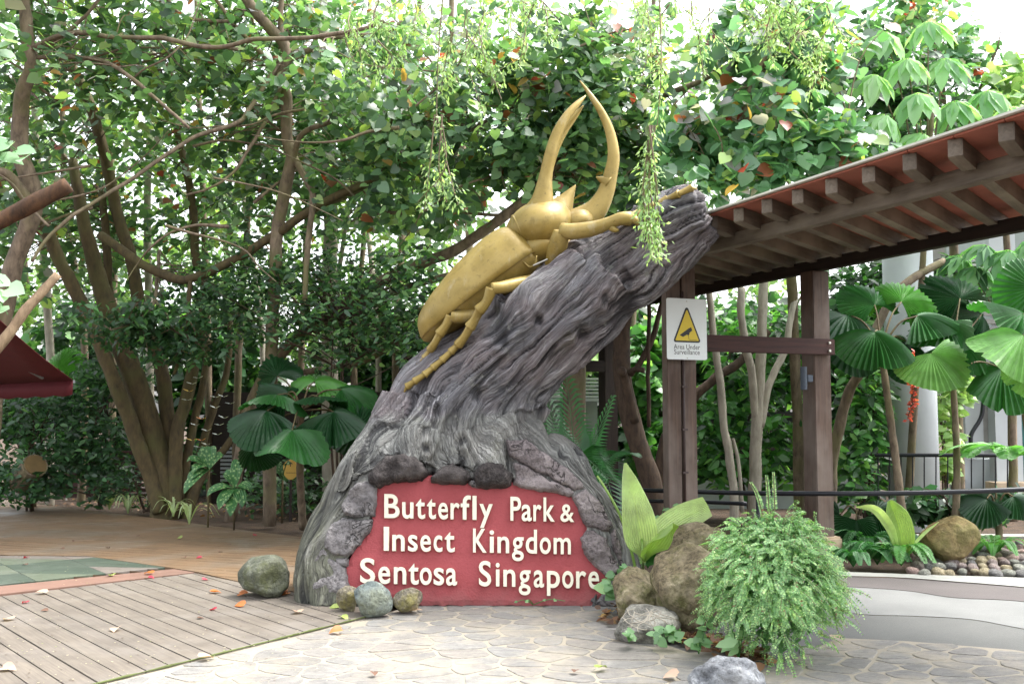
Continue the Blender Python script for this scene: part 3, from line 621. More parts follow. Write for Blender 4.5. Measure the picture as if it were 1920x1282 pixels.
# ridge plates on the flank
for pts in ([(938, 528), (952, 508), (966, 499), (980, 503), (992, 512), (1002, 506), (1004, 492)], [(930, 540), (945, 515), (960, 505), (974, 510)]):
    c = spline(np.array([bp(a, b, -.355-.02*i/6) for i, (a, b) in enumerate(pts)]), 24)
    obj('flank_ridge', pymesh('flank_ridge', *tube(c, .008, 8), smooth=True), GOLD, beetle)
def limb(name, parent, p3, rad, n=14, seg=12, flare=1.0):
    c = spline(np.array(p3), n); r = spline(np.array(rad, float)[:, None], n)[:, 0]*pxm
    return obj(name, pymesh(name, *tube(c, r, seg), smooth=True), GOLD, parent)
def leg(segs):
    """segs: list of (name, points 3D, radii px)"""
    root = bpy.data.objects.new('leg', None); COL.objects.link(root); root.location = Vector(segs[0][1][0]); root.parent = beetle; root.matrix_parent_inverse = beetle.matrix_basis.inverted()
    for nm, p3, rad in segs: limb(nm, root, p3, rad)
    return root
def tarsus(pts, r0, r1):
    """flared segments one after the other"""
    out = []; n = len(pts)-1
    for i in range(n):
        r = r0 + (r1-r0)*i/n; a, b = np.array(pts[i]), np.array(pts[i+1])
        out.append(('tarsus_segment', [a, a+(b-a)*.3, a+(b-a)*.8, b+(b-a)*.06], [r*.78, r*.8, r*.95, r*1.15]))
    out.append(('claw', [pts[-1], np.array(pts[-1]) + (np.array(pts[-1])-np.array(pts[-2]))*.45 - np.array([0, .0, .03])], [r1*.7, 1.2]))
    return out
H = lambda a, b, l=.028: hit(a, b, l)
k1 = P(1053, 432, 8.20); e1 = H(1182, 410, .05)
leg([('femur', [P(1036, 500, 8.42), P(1044, 470, 8.30), P(1050, 446, 8.23), P(1053, 434, 8.21)], [15, 17, 16, 14]),
     ('tibia', [k1, P(1075, 434, 8.16), P(1115, 428, 8.12), P(1145, 417, 8.08), P(1165, 410, 8.04), e1], [14, 15, 13.5, 11, 12, 13]),
     ('spur', [P(1140, 420, 8.1), P(1152, 430, 8.07), P(1160, 432, 8.05)], [9, 6, 2]), ('spur', [e1, H(1192, 414, .05), H(1196, 424, .02)], [10, 7, 2])]
    + tarsus([H(a, b, .03) for a, b in ((1180, 406), (1203, 397), (1226, 386), (1250, 374), (1272, 364), (1296, 353))], 7.5, 6))
k2 = P(922, 541, 8.16)
leg([('femur', [P(1004, 527, 8.45), P(975, 532, 8.30), P(940, 539, 8.18), k2], [13, 13, 11, 11]),
     ('tibia_upper', [k2, P(912, 566, 8.17), P(898, 582, 8.20)], [11, 8.5, 11]), ('tibia_middle', [P(900, 580, 8.2), P(890, 600, 8.24), P(881, 613, 8.27)], [8.5, 8, 10.5]), ('tibia_lower', [P(883, 611, 8.26), P(872, 630, 8.32), H(859, 647, .045)], [8, 7.5, 9.5])]
    + tarsus([H(a, b, .035) for a, b in ((862, 643), (846, 659), (829, 675), (812, 689), (796, 702), (778, 714), (764, 724))], 7, 6.5))
k3 = P(845, 592, 8.42)
leg([('femur', [P(925, 585, 8.62), P(890, 590, 8.5), P(860, 594, 8.43), k3], [11, 12, 12, 11]),
     ('tibia_upper', [k3, P(836, 610, 8.43), P(824, 626, 8.46)], [10, 8, 10]), ('tibia_lower', [P(826, 624, 8.46), P(816, 642, 8.5), P(807, 656, 8.55)], [7.5, 7, 8.5])]
    + tarsus([P(808, 655, 8.55), P(797, 670, 8.58), P(786, 684, 8.60), P(774, 697, 8.62)], 6.5, 5))
far = lambda a, b, y: P(a, b, y)
leg([('femur', [far(1060, 470, 9.0), far(1075, 455, 9.12)], [14, 14]), ('tibia', [far(1075, 455, 9.12), far(1105, 450, 9.1), far(1135, 440, 9.0)], [14, 12, 12])])
rod = plain('steel_rod', '#b9b7ae', .4, .8)
obj('support_rod', pymesh('support_rod', *tube(np.array([P(1000, 498, 8.34), P(1027, 486, 8.30)]), .008, 8)), rod, beetle)

# ================================================================== COVERED WALKWAY
SH0 = np.array([1.83, 8.9, 0]); DD = np.array([-.385, .923, 0]); DD = DD/np.linalg.norm(DD); DN = np.array([DD[1], -DD[0], 0]); UP = np.array([0, 0, 1.])
def sh(s, w, z): return SH0 + DD*s + DN*w + UP*z
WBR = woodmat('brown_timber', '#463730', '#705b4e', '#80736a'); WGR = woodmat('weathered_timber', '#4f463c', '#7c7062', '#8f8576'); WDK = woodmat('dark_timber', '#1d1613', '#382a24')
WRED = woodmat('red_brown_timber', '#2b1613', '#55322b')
def beam(name, parent, a, b, w, h, mat, bev=.006, upv=UP):
    a, b = np.array(a), np.array(b); L = np.linalg.norm(b-a); x = (b-a)/L; y = unit(np.cross(upv, x)); z = np.cross(x, y)
    return obj(name, box(L, w, h, bev), mat, parent, frameM((a+b)/2, x, y, z))
walk = thing('covered_walkway', 'long timber walkway roof on posts behind the stump', 'shelter', sh(0, .8, 0))
W2 = 1.67; HB = 2.95; S_A, S_B = -5.2, 12.5
BHT = .115
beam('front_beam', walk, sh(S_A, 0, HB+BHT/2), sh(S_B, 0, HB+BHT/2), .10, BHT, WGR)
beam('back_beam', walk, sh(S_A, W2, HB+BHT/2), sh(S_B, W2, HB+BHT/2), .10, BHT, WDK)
DR = unit(DD*.95 + DN*1.67); RL = 1.92; RP = np.cross(UP, DR)          # rafters run askew across the walkway
def rafter():
    prof_ = [(-.42, .116), (-.42, .012), (-.405, .003), (-.38, 0), (-.09, -.012), (-.09, 0), (RL+.42, 0), (RL+.42, .116)]
    n = len(prof_); V = [(x, -.043, z) for x, z in prof_] + [(x, .043, z) for x, z in prof_]
    F = [tuple(range(n-1, -1, -1)), tuple(range(n, 2*n))] + [(i, (i+1) % n, n+(i+1) % n, n+i) for i in range(n)]
    me = pymesh('rafter', V, F); bm = bmesh.new(); bm.from_mesh(me); bmesh.ops.recalc_face_normals(bm, faces=bm.faces[:]); bm.to_mesh(me); bm.free(); return me
RAF = rafter(); RAF.materials.append(WGR)
SOF = plain('salmon_soffit_board', '#9a5a49', .8, var=.18, scale=4); SOFY = plain('ochre_soffit_board', '#a5803c', .8, var=.2, scale=4)
ROOFM = plain('roof_felt_edge', '#c9c8bd', .7, var=.1); TRIM = plain('brown_roof_trim', '#7c675a', .7)
PIT = .367; RZ = HB + .088
def prism(name, a, b, c, d, z0, z1, mat):
    V = [(*p[:2], z0) for p in (a, b, c, d)] + [(*p[:2], z1) for p in (a, b, c, d)]
    F = [(3, 2, 1, 0), (4, 5, 6, 7), (0, 1, 5, 4), (1, 2, 6, 5), (2, 3, 7, 6), (3, 0, 4, 7)]
    me = pymesh(name, V, F); bm = bmesh.new(); bm.from_mesh(me); bmesh.ops.recalc_face_normals(bm, faces=bm.faces[:]); bm.to_mesh(me); bm.free(); return obj(name, me, mat, walk)
for k in range(-12, 32):
    s = -.67 + k*PIT
    shared('rafter', RAF, walk, frameM(sh(s, 0, RZ), DR, RP, UP))
    g_ = .003
    a, b = sh(s+g_, 0, 0) - DR*.46, sh(s+PIT-g_, 0, 0) - DR*.46; c_, d = sh(s+PIT-g_, 0, 0) + DR*(RL+.46), sh(s+g_, 0, 0) + DR*(RL+.46)
    prism('soffit_board', a, b, c_, d, RZ+.119, RZ+.133, SOFY if k == 1 else SOF, )
a, b = sh(-.67-12*PIT-.1, 0, 0) - DR*.50, sh(-.67+32*PIT, 0, 0) - DR*.50
prism('roof_sheet', a, b, b + DR*(RL+1.0), a + DR*(RL+1.0), RZ+.137, RZ+.152, ROOFM)
PLI = plain('concrete_plinth', '#a5937c', .85, var=.15)
def post(s, w, mat=WBR, split=False, z0=0.0):
    if split:
        for dw in (-.085, .085): beam('post', walk, sh(s, w+dw, z0), sh(s, w+dw, HB), .10, .15, mat, .006, DN)
        beam('post_core', walk, sh(s+.03, w, z0), sh(s+.03, w, HB-.02), .08, .09, WDK, .004, DN)
    else:
        beam('post', walk, sh(s, w, z0), sh(s, w, HB), .20, .21, mat, .008, DN)
    return
post(.62, 0, WBR, True); post(.68, W2, WBR)
obj('plinth', box(.32, .32, .30, .02), PLI, walk, frameM(sh(.68, W2, .12), DN, -DD, UP))
beam('tie_beam', walk, sh(.53, -.12, 2.17), sh(.53, W2+.10, 2.17), .05, .16, WRED)
for q in (2.13, 2.21): obj('bolt', pymesh('bolt', *tube(np.array([sh(.50, W2+.02, q), sh(.485, W2+.02, q)]), .014, 8)), rod, walk)
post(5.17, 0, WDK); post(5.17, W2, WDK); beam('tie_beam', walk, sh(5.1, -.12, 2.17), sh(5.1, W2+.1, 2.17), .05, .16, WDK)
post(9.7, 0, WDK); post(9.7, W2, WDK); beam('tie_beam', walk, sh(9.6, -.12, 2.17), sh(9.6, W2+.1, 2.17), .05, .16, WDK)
cnd = [sh(.52, -.015, 0), sh(.52, -.015, HB-.3)]; CDM = plain('brown_conduit', '#3a2a26', .5)
obj('conduit', pymesh('conduit', *tube(np.array(cnd), .012, 8), smooth=True), CDM, walk)
for z in (.55, .95, 1.35, 1.75): beam('conduit_clip', walk, sh(.515, -.045, z), sh(.515, .015, z), .03, .02, CDM, .002)
LAMPM = plain('blue_grey_lamp', '#3f4a57', .5)
lamp = thing('wall_lamp', 'blue grey cylinder lamp on the right-hand walkway post', 'lamp', sh(.6, W2-.2, 1.8))
lc = P(1507, 709, 10.0)
obj('lamp_body', pymesh('lamp_body', *tube(np.array([lc + [0, 0, -.115], lc + [0, 0, .115]]), .033, 18), smooth=False), LAMPM, lamp)
beam('bracket', lamp, lc + DN*.03, lc + DN*.10, .05, .07, LAMPM)
# surveillance board
bo = sh(.49, 0, 0); bc = P(1287.5, 617, 0.0+bo[1]-.02); bw, bh = .44, .575
WHT = plain('white_sign_enamel', '#e4ecec', .3, var=.02, bump=0); YEL = plain('yellow_sign_print', '#dcc32a', .4, var=.03, bump=0); BLK = plain('black_sign_print', '#1b1f20', .45, var=.05, bump=0)
board = thing('surveillance_sign', 'white warning board with yellow camera triangle on walkway post', 'sign', bc)
def rrect(w, h, r, n=5):
    q = []
    for cx, cz, a0 in ((w/2-r, h/2-r, 0), (-w/2+r, h/2-r, 90), (-w/2+r, -h/2+r, 180), (w/2-r, -h/2+r, 270)):
        q += [(cx + r*math.cos(R(a0+90*i/n)), cz + r*math.sin(R(a0+90*i/n))) for i in range(n+1)]
    return q
def flat(name, poly, d0, d1, mat, parent=None):
    n = len(poly); V = [bc + DN*x + UP*z - DD*d0 for x, z in poly] + [bc + DN*x + UP*z - DD*d1 for x, z in poly]
    F = [tuple(range(n, 2*n)), tuple(range(n-1, -1, -1))] + [(i, (i+1) % n, n+(i+1) % n, n+i) for i in range(n)]
    me = pymesh(name, V, F); bm = bmesh.new(); bm.from_mesh(me); bmesh.ops.recalc_face_normals(bm, faces=bm.faces[:]); bm.to_mesh(me); bm.free()
    return obj(name, me, mat, parent or board)
pnl = flat('panel', rrect(bw, bh, .02), 0, .004, WHT)
def rtri(s, zc, r): 
    q = []; pts = [(0, .215), (.150, -.125), (-.150, -.125)]
    cx, cz = 0, -.012
    for i, (x, z) in enumerate(pts):
        x, z = cx + (x-cx)*s, cz + (z-cz)*s; a0 = (30, -90, 150)[i]
        L = math.hypot(x-cx, z-cz); x, z = x - (x-cx)/L*r*1.6, z - (z-cz)/L*r*1.6
        for k in range(6): q.append((x + r*math.cos(R(a0+120-24*k)), z + r*math.sin(R(a0+120-24*k))))
    return q
flat('warning_triangle', rtri(1.0, 0, .02), .0042, .0060, BLK); flat('triangle_field', rtri(.86, 0, .008), .0062, .0075, YEL)
cz = -.03
flat('camera_symbol', [(-.082, -.058), (-.045, -.075), (.0, -.050), (.008, -.060), (.026, -.048), (.024, -.036), (.055, -.012), (.052, .0), (.044, .018), (.022, .010)], .0077, .0085, BLK)
for a, b in (((.012, -.052), (.018, -.092)), ((.018, -.092), (.026, -.100)), ((.026, -.100), (.105, -.100))):
    d = unit(np.array(b)-np.array(a))*.0018; e = np.array([-d[1], d[0]]); flat('camera_cable', [tuple(np.array(a)-e), tuple(np.array(b)-e), tuple(np.array(b)+e), tuple(np.array(a)+e)], .0078, .0084, BLK)
def text(s, size, x, z, xs=.8, w=.0, parent=None, d=.0043, mat=BLK, align='C'):
    me, C = glyph(s, w, 0, 0); C = C.copy(); C[:, 0] *= xs; C *= size
    C[:, 0] -= (C[:, 0].max()+C[:, 0].min())/2
    Q = bc + C[:, :1]*DN*1 + x*DN + (C[:, 1:2] + z)*UP - DD*d; me.vertices.foreach_set('co', Q.ravel()); me.update(); return obj('lettering', me, mat, parent or board)
text('Area Under', .066, -.002, -.190, .9, .002); text('Surveillance', .066, -.002, -.238, .9, .002); 
for z in (.262, -.272): flat('screw', [(.006*math.cos(a), z + .006*math.sin(a)) for a in np.linspace(0, 2*math.pi, 9)[:-1]], .0041, .006, rod)
# black pipe railing in front of the planting
PIPE = plain('black_pipe', '#23252a', .35, .3, var=.1, bump=0)
rail = thing('pipe_railing', 'black pipe handrail running across in front of the walkway', 'railing', P(1540, 1030, 9.9))
c = spline(np.array([P(1130, 917, 11.2), P(1216, 919, 10.9), (P(1400, 924, 10.2)), P(1540, 925, 9.75), P(1700, 924, 9.45), P(1920, 917, 9.3), P(2100, 905, 9.2)]), 60)
obj('handrail', pymesh('handrail', *tube(c, .024, 12), smooth=True), PIPE, rail)
c2 = spline(np.array([P(1130, 938, 11.3), P(1216, 939, 11.0), P(1300, 940, 10.7), P(1400, 944, 10.4)]), 30)
obj('lower_rail', pymesh('lower_rail', *tube(c2, .022, 10), smooth=True), PIPE, rail)
for i in (4, 21, 58):
    q = c[i]; obj('railing_post', pymesh('railing_post', *tube(np.array([[q[0], q[1]+.02, -.05], q + [0, .02, 0]]), .02, 10), smooth=True), PIPE, rail)
# ================================================================== BUILDINGS BEHIND
REND = plain('white_render', '#b4babd', .75, var=.06, scale=3); RENG = plain('pale_green_render', '#87908a', .8, var=.08, scale=3)
LOUV = plain('grey_louvre', '#8b8a86', .6, var=.1); DARK = plain('dark_opening', '#121413', .7, bump=0); TEAL = plain('teal_panel', '#0f5350', .45, var=.1, bump=0)
def wbox(name, parent, x0, x1, y0, y1, z0, z1, mat, bev=.0):
    return obj(name, box(x1-x0, y1-y0, z1-z0, bev), mat, parent, Matrix.Translation(((x0+x1)/2, (y0+y1)/2, (z0+z1)/2)))
# rounded white column
colm = thing('white_column', 'tall round white column behind the fan palms', 'column', P(1713, 960, 13.5))
cc = P(1713, 900, 13.5); n = 36
obj('shaft', pymesh('shaft', *tube(np.array([[cc[0], 13.5, -.05], [cc[0], 13.5, 2.0], [cc[0], 13.5, 5.2]]), .325, n), smooth=True), REND, colm)
obj('base_collar', pymesh('base_collar', *tube(np.array([[cc[0], 13.5, -.05], [cc[0], 13.5, .14]]), .36, n)), REND, colm)
# building on the right: wall, posts, louvres, teal door, cooling unit
bl = thing('white_building', 'white building with grey louvres and teal door behind the palms', 'building', P(1850, 930, 17))
def wpx(name, x0, x1, y0, y1, Y, dep, mat):
    a, b = P(x0, y1, Y), P(x1, y0, Y); return wbox(name, bl, a[0], b[0], Y, Y+dep, a[2], b[2], mat)
wpx('wall', 1795, 2300, 860, 960, 17.0, .2, REND)
wpx('rear_wall', 1790, 2300, 300, 960, 19.0, .2, RENG)
wpx('pillar', 1872, 1902, 420, 960, 16.6, .25, REND); wpx('pillar', 1796, 1808, 650, 900, 16.9, .2, REND)
wpx('door', 1905, 2150, 640, 960, 16.7, .08, TEAL)
for i in range(13): 
    y = 505 + i*15.5; wpx('louvre', 1770, 2300, y, y+9, 16.4 + .02*i, .06, LOUV)
wpx('louvre_frame', 1758, 1770, 420, 720, 16.3, .12, LOUV)
wpx('window', 1857, 1872, 740, 800, 17.2, .05, DARK); wpx('cabinet', 1812, 1840, 690, 850, 16.8, .3, REND); wpx('cabinet', 1840, 1856, 690, 830, 16.9, .3, LOUV)
c = spline(np.array([P(1846, 690, 16.6), P(1843, 760, 16.6), P(1838, 785, 16.6), P(1822, 812, 16.6), P(1820, 830, 16.6)]), 24)
obj('drain_pipe', pymesh('drain_pipe', *tube(c, .035, 10), smooth=True), PIPE, bl)
wpx('steps', 1870, 2200, 905, 930, 16.2, .4, plain('tan_floor', '#b8a48c', .8)); wpx('white_ledge', 1560, 2300, 1005, 1030, 12.6, .25, plain('grey_kerb', '#8c8d84', .85))
# balustrade
bal = thing('balustrade', 'dark metal balustrade with thin bars in front of white column', 'railing', P(1740, 990, 12.6))
q0, q1 = P(1640, 853, 12.8), P(1905, 853, 12.4)
obj('top_rail', pymesh('top_rail', *tube(np.array([q0, q1]), .024, 8)), PIPE, bal)
qa, qb = P(1640, 960, 12.8), P(1905, 960, 12.4); obj('bottom_rail', pymesh('bottom_rail', *tube(np.array([qa, qb]), .012, 6)), PIPE, bal)
for i in range(12):
    f = (i+.3)/12; obj('bar', pymesh('bar', *tube(np.array([qa+(qb-qa)*f, q0+(q1-q0)*f]), .009, 6)), PIPE, bal)
# low pale wall under the walkway, with dark slatted screen
lw = thing('garden_wall', 'low pale garden wall with dark slatted screen under the walkway', 'wall', P(1420, 1000, 16.5))
a, b = P(1020, 985, 16.5), P(1600, 862, 16.5); wbox('wall', lw, a[0], b[0], 16.5, 16.7, -.06, b[2], RENG)
for i in range(7):
    y = 775 + i*15; q, r = P(1335, y+9, 16.4), P(1545, y, 16.4); wbox('slat', lw, q[0], r[0], 16.4, 16.44, q[2], r[2], WDK)
q, r = P(1335, 880, 16.45), P(1545, 772, 16.45); wbox('screen_back', lw, q[0], r[0], 16.45, 16.49, q[2], r[2], DARK)
# tiled louvre wall glimpsed under the leaning log, white
lv = thing('louvred_hut', 'pale hut with white louvres glimpsed under the leaning stump', 'building', P(1080, 960, 18))
a, b = P(990, 985, 18.0), P(1120, 745, 18.0); wbox('wall', lv, a[0], b[0], 18.0, 19.5, -.06, b[2], RENG)
for i in range(7):
    y = 708 + i*6.6; q, r = P(985, y+4, 17.9), P(1122, y, 17.9); wbox('louvre', lv, q[0], r[0], 17.9, 17.98, q[2], r[2], REND)
# hut behind the left palm
hut = thing('slatted_hut', 'dark hut with white slatted door behind the large left palm', 'building', P(520, 960, 17))
a, b = P(395, 985, 17.4), P(790, 735, 17.4); wbox('wall', hut, a[0], b[0], 17.4, 19.5, -.06, b[2], WDK)
a, b = P(640, 760, 16.2), P(800, 735, 16.2); wbox('eave', hut, P(560, 0, 16.2)[0], b[0], 16.0, 17.6, a[2], b[2], WDK)
a, b = P(478, 902, 17.3), P(503, 845, 17.3); wbox('door_panel', hut, a[0], b[0], 17.3, 17.36, a[2], b[2], REND)
for i in range(9):
    y = 838 + i*7.5; q, r = P(413, y+4.2, 17.3), P(440, y, 17.3); wbox('slat', hut, q[0], r[0], 17.3, 17.34, q[2], r[2], REND)
for i in range(6):
    y = 842 + i*9; q, r = P(588, y+5, 17.3), P(605, y, 17.3); wbox('slat', hut, q[0], r[0], 17.3, 17.34, q[2], r[2], LOUV)
# slatted fence deep on the left
fen = thing('slatted_fence', 'red brown slatted fence deep behind the left shrubs', 'fence', P(190, 950, 18))
for i in range(9):
    y = 845 + i*10; q, r = P(120, y+7, 18), P(330, y, 18); wbox('slat', fen, q[0], r[0], 18, 18.04, q[2], r[2], WRED)
for x in (121, 325): q, r = P(x, 975, 18.05), P(x+5, 835, 18.05); wbox('post', fen, q[0], r[0], 18.05, 18.12, -.06, r[2], LOUV)
# awning
AWN = plain('dark_red_awning_cloth', '#551019', .8, var=.1, scale=5); ALU = plain('grey_awning_arm', '#7a7d80', .45, .4)
aw = thing('awning', 'dark red canvas awning reaching in at the left edge', 'awning', P(0, 960, 10.5))
A1, A2, A3, A4 = P(137, 712, 11.5), P(-260, 735, 13.5), P(-330, 400, 9.0), P(-12, 588, 9.2)
def quad3(name, pts, th, mat, parent, nx=8, ny=8, sag=.03):
    a, b, c_, d = [np.array(q) for q in pts]; V = []
    for i in range(nx+1):
        for j in range(ny+1):
            u, w = i/nx, j/ny; p = (a*(1-u)+b*u)*(1-w) + (d*(1-u)+c_*u)*w; p = p - np.array([0, 0, sag*math.sin(math.pi*w)*1.0]); V.append(p)
    F = [(i*(ny+1)+j, (i+1)*(ny+1)+j, (i+1)*(ny+1)+j+1, i*(ny+1)+j+1) for i in range(nx) for j in range(ny)]
    me = pymesh(name, V, F); return obj(name, solid(me, th), mat, parent)
quad3('canvas', (A1, A2, A3, A4), .006, AWN, aw)
n = 26; V = []; val = []
for i in range(n+1):
    f = i/n; p = A1 + (A2-A1)*f; V += [p, p - np.array([0, 0, .17 + (.02 if i % 2 else 0)])]
obj('valance', solid(pymesh('valance', V, [(2*i, 2*i+2, 2*i+3, 2*i+1) for i in range(n)]), .005), AWN, aw)
obj('front_bar', pymesh('front_bar', *tube(np.array([A1 + [0, 0.02, -.02], A2 + [0, .02, -.02]]), .022, 8)), ALU, aw)
obj('folding_arm', pymesh('folding_arm', *tube(np.array([P(80, 708, 11.5), P(0, 664, 11.0), P(-120, 600, 10.6)]), .022, 8)), ALU, aw)
# round yellow direction board
ys = thing('direction_sign', 'small round yellow board with up arrow beside left palm', 'sign', P(545, 900, 14.5))
YB = plain('yellow_board_paint', '#c9a24a', .5, var=.05, bump=0); cY = P(545, 880, 14.5)
def yflat(name, poly, d0, d1, mat):
    n = len(poly); V = [cY + np.array([x, -d0, z]) for x, z in poly] + [cY + np.array([x, -d1, z]) for x, z in poly]
    me = pymesh(name, V, [tuple(range(n, 2*n)), tuple(range(n-1, -1, -1))] + [(i, (i+1) % n, n+(i+1) % n, n+i) for i in range(n)])
    bm = bmesh.new(); bm.from_mesh(me); bmesh.ops.recalc_face_normals(bm, faces=bm.faces[:]); bm.to_mesh(me); bm.free(); obj(name, me, mat, ys)
yflat('board', [(.105*math.cos(a)*(1+.08*math.cos(2*a+.6)), .145*math.sin(a)) for a in np.linspace(0, 2*math.pi, 29)[:-1]], 0, .015, YB)
yflat('arrow', [(-.006, .045), (.006, .045), (.006, .09), (.028, .075), (.028, .088), (0, .112), (-.028, .088), (-.028, .075), (-.006, .09)], .016, .018, BLK)
yflat('rule', [(-.06, -.048), (.08, -.048), (.08, -.042), (-.06, -.042)], .016, .018, BLK)
obj('stake', pymesh('stake', *tube(np.array([cY + [0, .03, -1.0], cY + [0, .03, .1]]), .02, 8)), WDK, ys)

# ================================================================== PLANT KIT
HEART_V = np.array([(0, .04, 0), (0, .36, -.035), (0, .70, -.04), (0, 1.02, -.12),
                    (.20, -.10, .03), (.47, .12, .05), (.46, .44, .03), (.24, .78, -.03), (-.20, -.10, .03), (-.47, .12, .05), (-.46, .44, .03), (-.24, .78, -.03)])
HEART_F = np.array([(0, 4, 5, 1), (1, 5, 6, 2), (2, 6, 7, 3), (0, 1, 9, 8), (1, 2, 10, 9), (2, 3, 11, 10)])
OVAL_V = np.array([(0, 0, 0), (.22, .32, .045), (0, .5, -.02), (-.22, .32, .045), (.15, .75, .0), (0, 1, -.09), (-.15, .75, .0)])
OVAL_F = np.array([(0, 1, 2, 3), (2, 1, 4, 5), (3, 2, 5, 6)])
PIN_V = np.array([(0, 0, 0), (.27, .5, .02), (0, 1, -.03), (-.27, .5, .02)]); PIN_F = np.array([(0, 1, 2, 3)])
def scatter(name, TV, TF, pos, axis, nrm, size, col, aspect=1.0):
    axis = unit(axis); x = unit(np.cross(axis, nrm)); z = np.cross(x, axis); n, k = len(pos), len(TV); size = np.broadcast_to(size, (n,))
    V = pos[:, None] + size[:, None, None]*(TV[None, :, 0:1]*x[:, None]*aspect + TV[None, :, 1:2]*axis[:, None] + TV[None, :, 2:3]*z[:, None])
    F = (TF[None] + (np.arange(n)*k)[:, None, None]).reshape(-1, TF.shape[1])
    return npmesh(name, V.reshape(-1, 3), F, True, np.repeat(col, k, axis=0))
def palette(pal, n, jit=.18):
    w = np.array([p[0] for p in pal], float); c = 1.3* np.array([lin(p[1]) for p in pal]); i = rng.choice(len(pal), n, p=w/w.sum())
    c = c*.84 + c.mean(1, keepdims=True)*.16; return np.clip(c[i]*(1 + rng.normal(0, jit, (n, 1))), .004, 1)
LEAF = leafmat('leaf', trans=.5, rough=.42); LEAFS = leafmat('leaf_soft', trans=.42, rough=.55)
PAL_HIB = [(28, '#446845'), (26, '#547a54'), (12, '#33533a'), (14, '#6a8f58'), (8, '#7f9a4c'), (2.4, '#87492d'), (1.5, '#83302a'), (5.0, '#85838c'), (1.5, '#a07c36')]
PAL_RIGHT = [(30, '#46744f'), (26, '#568662'), (12, '#38603f'), (9, '#7c9a48'), (8, '#8f4c2f'), (4, '#8a302a'), (20, '#8f8a96'), (3, '#a8863a')]
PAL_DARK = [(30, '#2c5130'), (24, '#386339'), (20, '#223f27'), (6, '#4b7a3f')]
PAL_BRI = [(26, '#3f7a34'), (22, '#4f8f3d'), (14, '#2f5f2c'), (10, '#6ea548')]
PAL_LIME = [(26, '#7d9f5c'), (20, '#8fae70'), (12, '#6a8d4e'), (6, '#a8bb7c')]
PAL_FAR = [(20, '#5c8048'), (20, '#6f9455'), (12, '#4a6d3e'), (8, '#8aa85c')]
def blobs(bl, n, clump=.55, scale=1.6, keep=.0):
    """points in ellipsoids given in picture places and depth, thinned by noise into clumps"""
    w = np.array([b[3]*b[4]*(b[6] if len(b) > 6 else 1) for b in bl], float); w /= w.sum(); out = []
    k = rng.choice(len(bl), int(n*2.4), p=w); u = unit(rng.normal(size=(len(k), 3)))*(rng.random((len(k), 1))**.42)
    pts = np.array([P(bl[i][0] + q[0]*bl[i][3], bl[i][1] + q[1]*bl[i][4], bl[i][2] + q[2]*bl[i][5]) for i, q in zip(k, u)])
    m = perlin(pts*scale) + .35*perlin(pts*scale*3); ordr = np.argsort(-(m*clump + rng.random(len(m))*(1-clump))); return pts[ordr[:n]]
def droop(n, up=(0, -.25, 1), spread=.42, down=.5):
    a = rng.uniform(0, 2*math.pi, n); ax = np.column_stack([np.cos(a), np.sin(a), -np.abs(rng.normal(down, .35, n))]); nr = np.array(up) + rng.normal(0, spread, (n, 3)); return unit(ax), unit(nr)
def twigs(pts, limbs3, n, r=.006, mat=None):
    L = np.vstack(limbs3); parts = []
    for i in rng.choice(len(pts), min(n, len(pts)), replace=False):
        p = pts[i]; d = np.linalg.norm(L-p, axis=1); j = np.argsort(d)[rng.integers(0, min(6, len(d)))]; a = L[j]
        if np.linalg.norm(p-a) > 3.2: continue
        mid = (a+p)/2 + rng.normal(0, .08, 3)*np.linalg.norm(p-a) + np.array([0, 0, .06]); c = spline(np.array([a, mid, p]), 7); parts.append(tube(c, np.linspace(r*1.9, r*.5, 7), 4))
    return merge(parts) if parts else None
BARK1 = barkmat('hibiscus_bark', '#4a3f33', '#8a7a66', '#6e6a45'); BARK2 = barkmat('pale_bark', '#8b8578', '#b4ac9d'); BARK3 = barkmat('dark_bark', '#2c221b', '#5b493a'); BARK4 = barkmat('mossy_brown_bark', '#3a3122', '#635536', '#55532f')
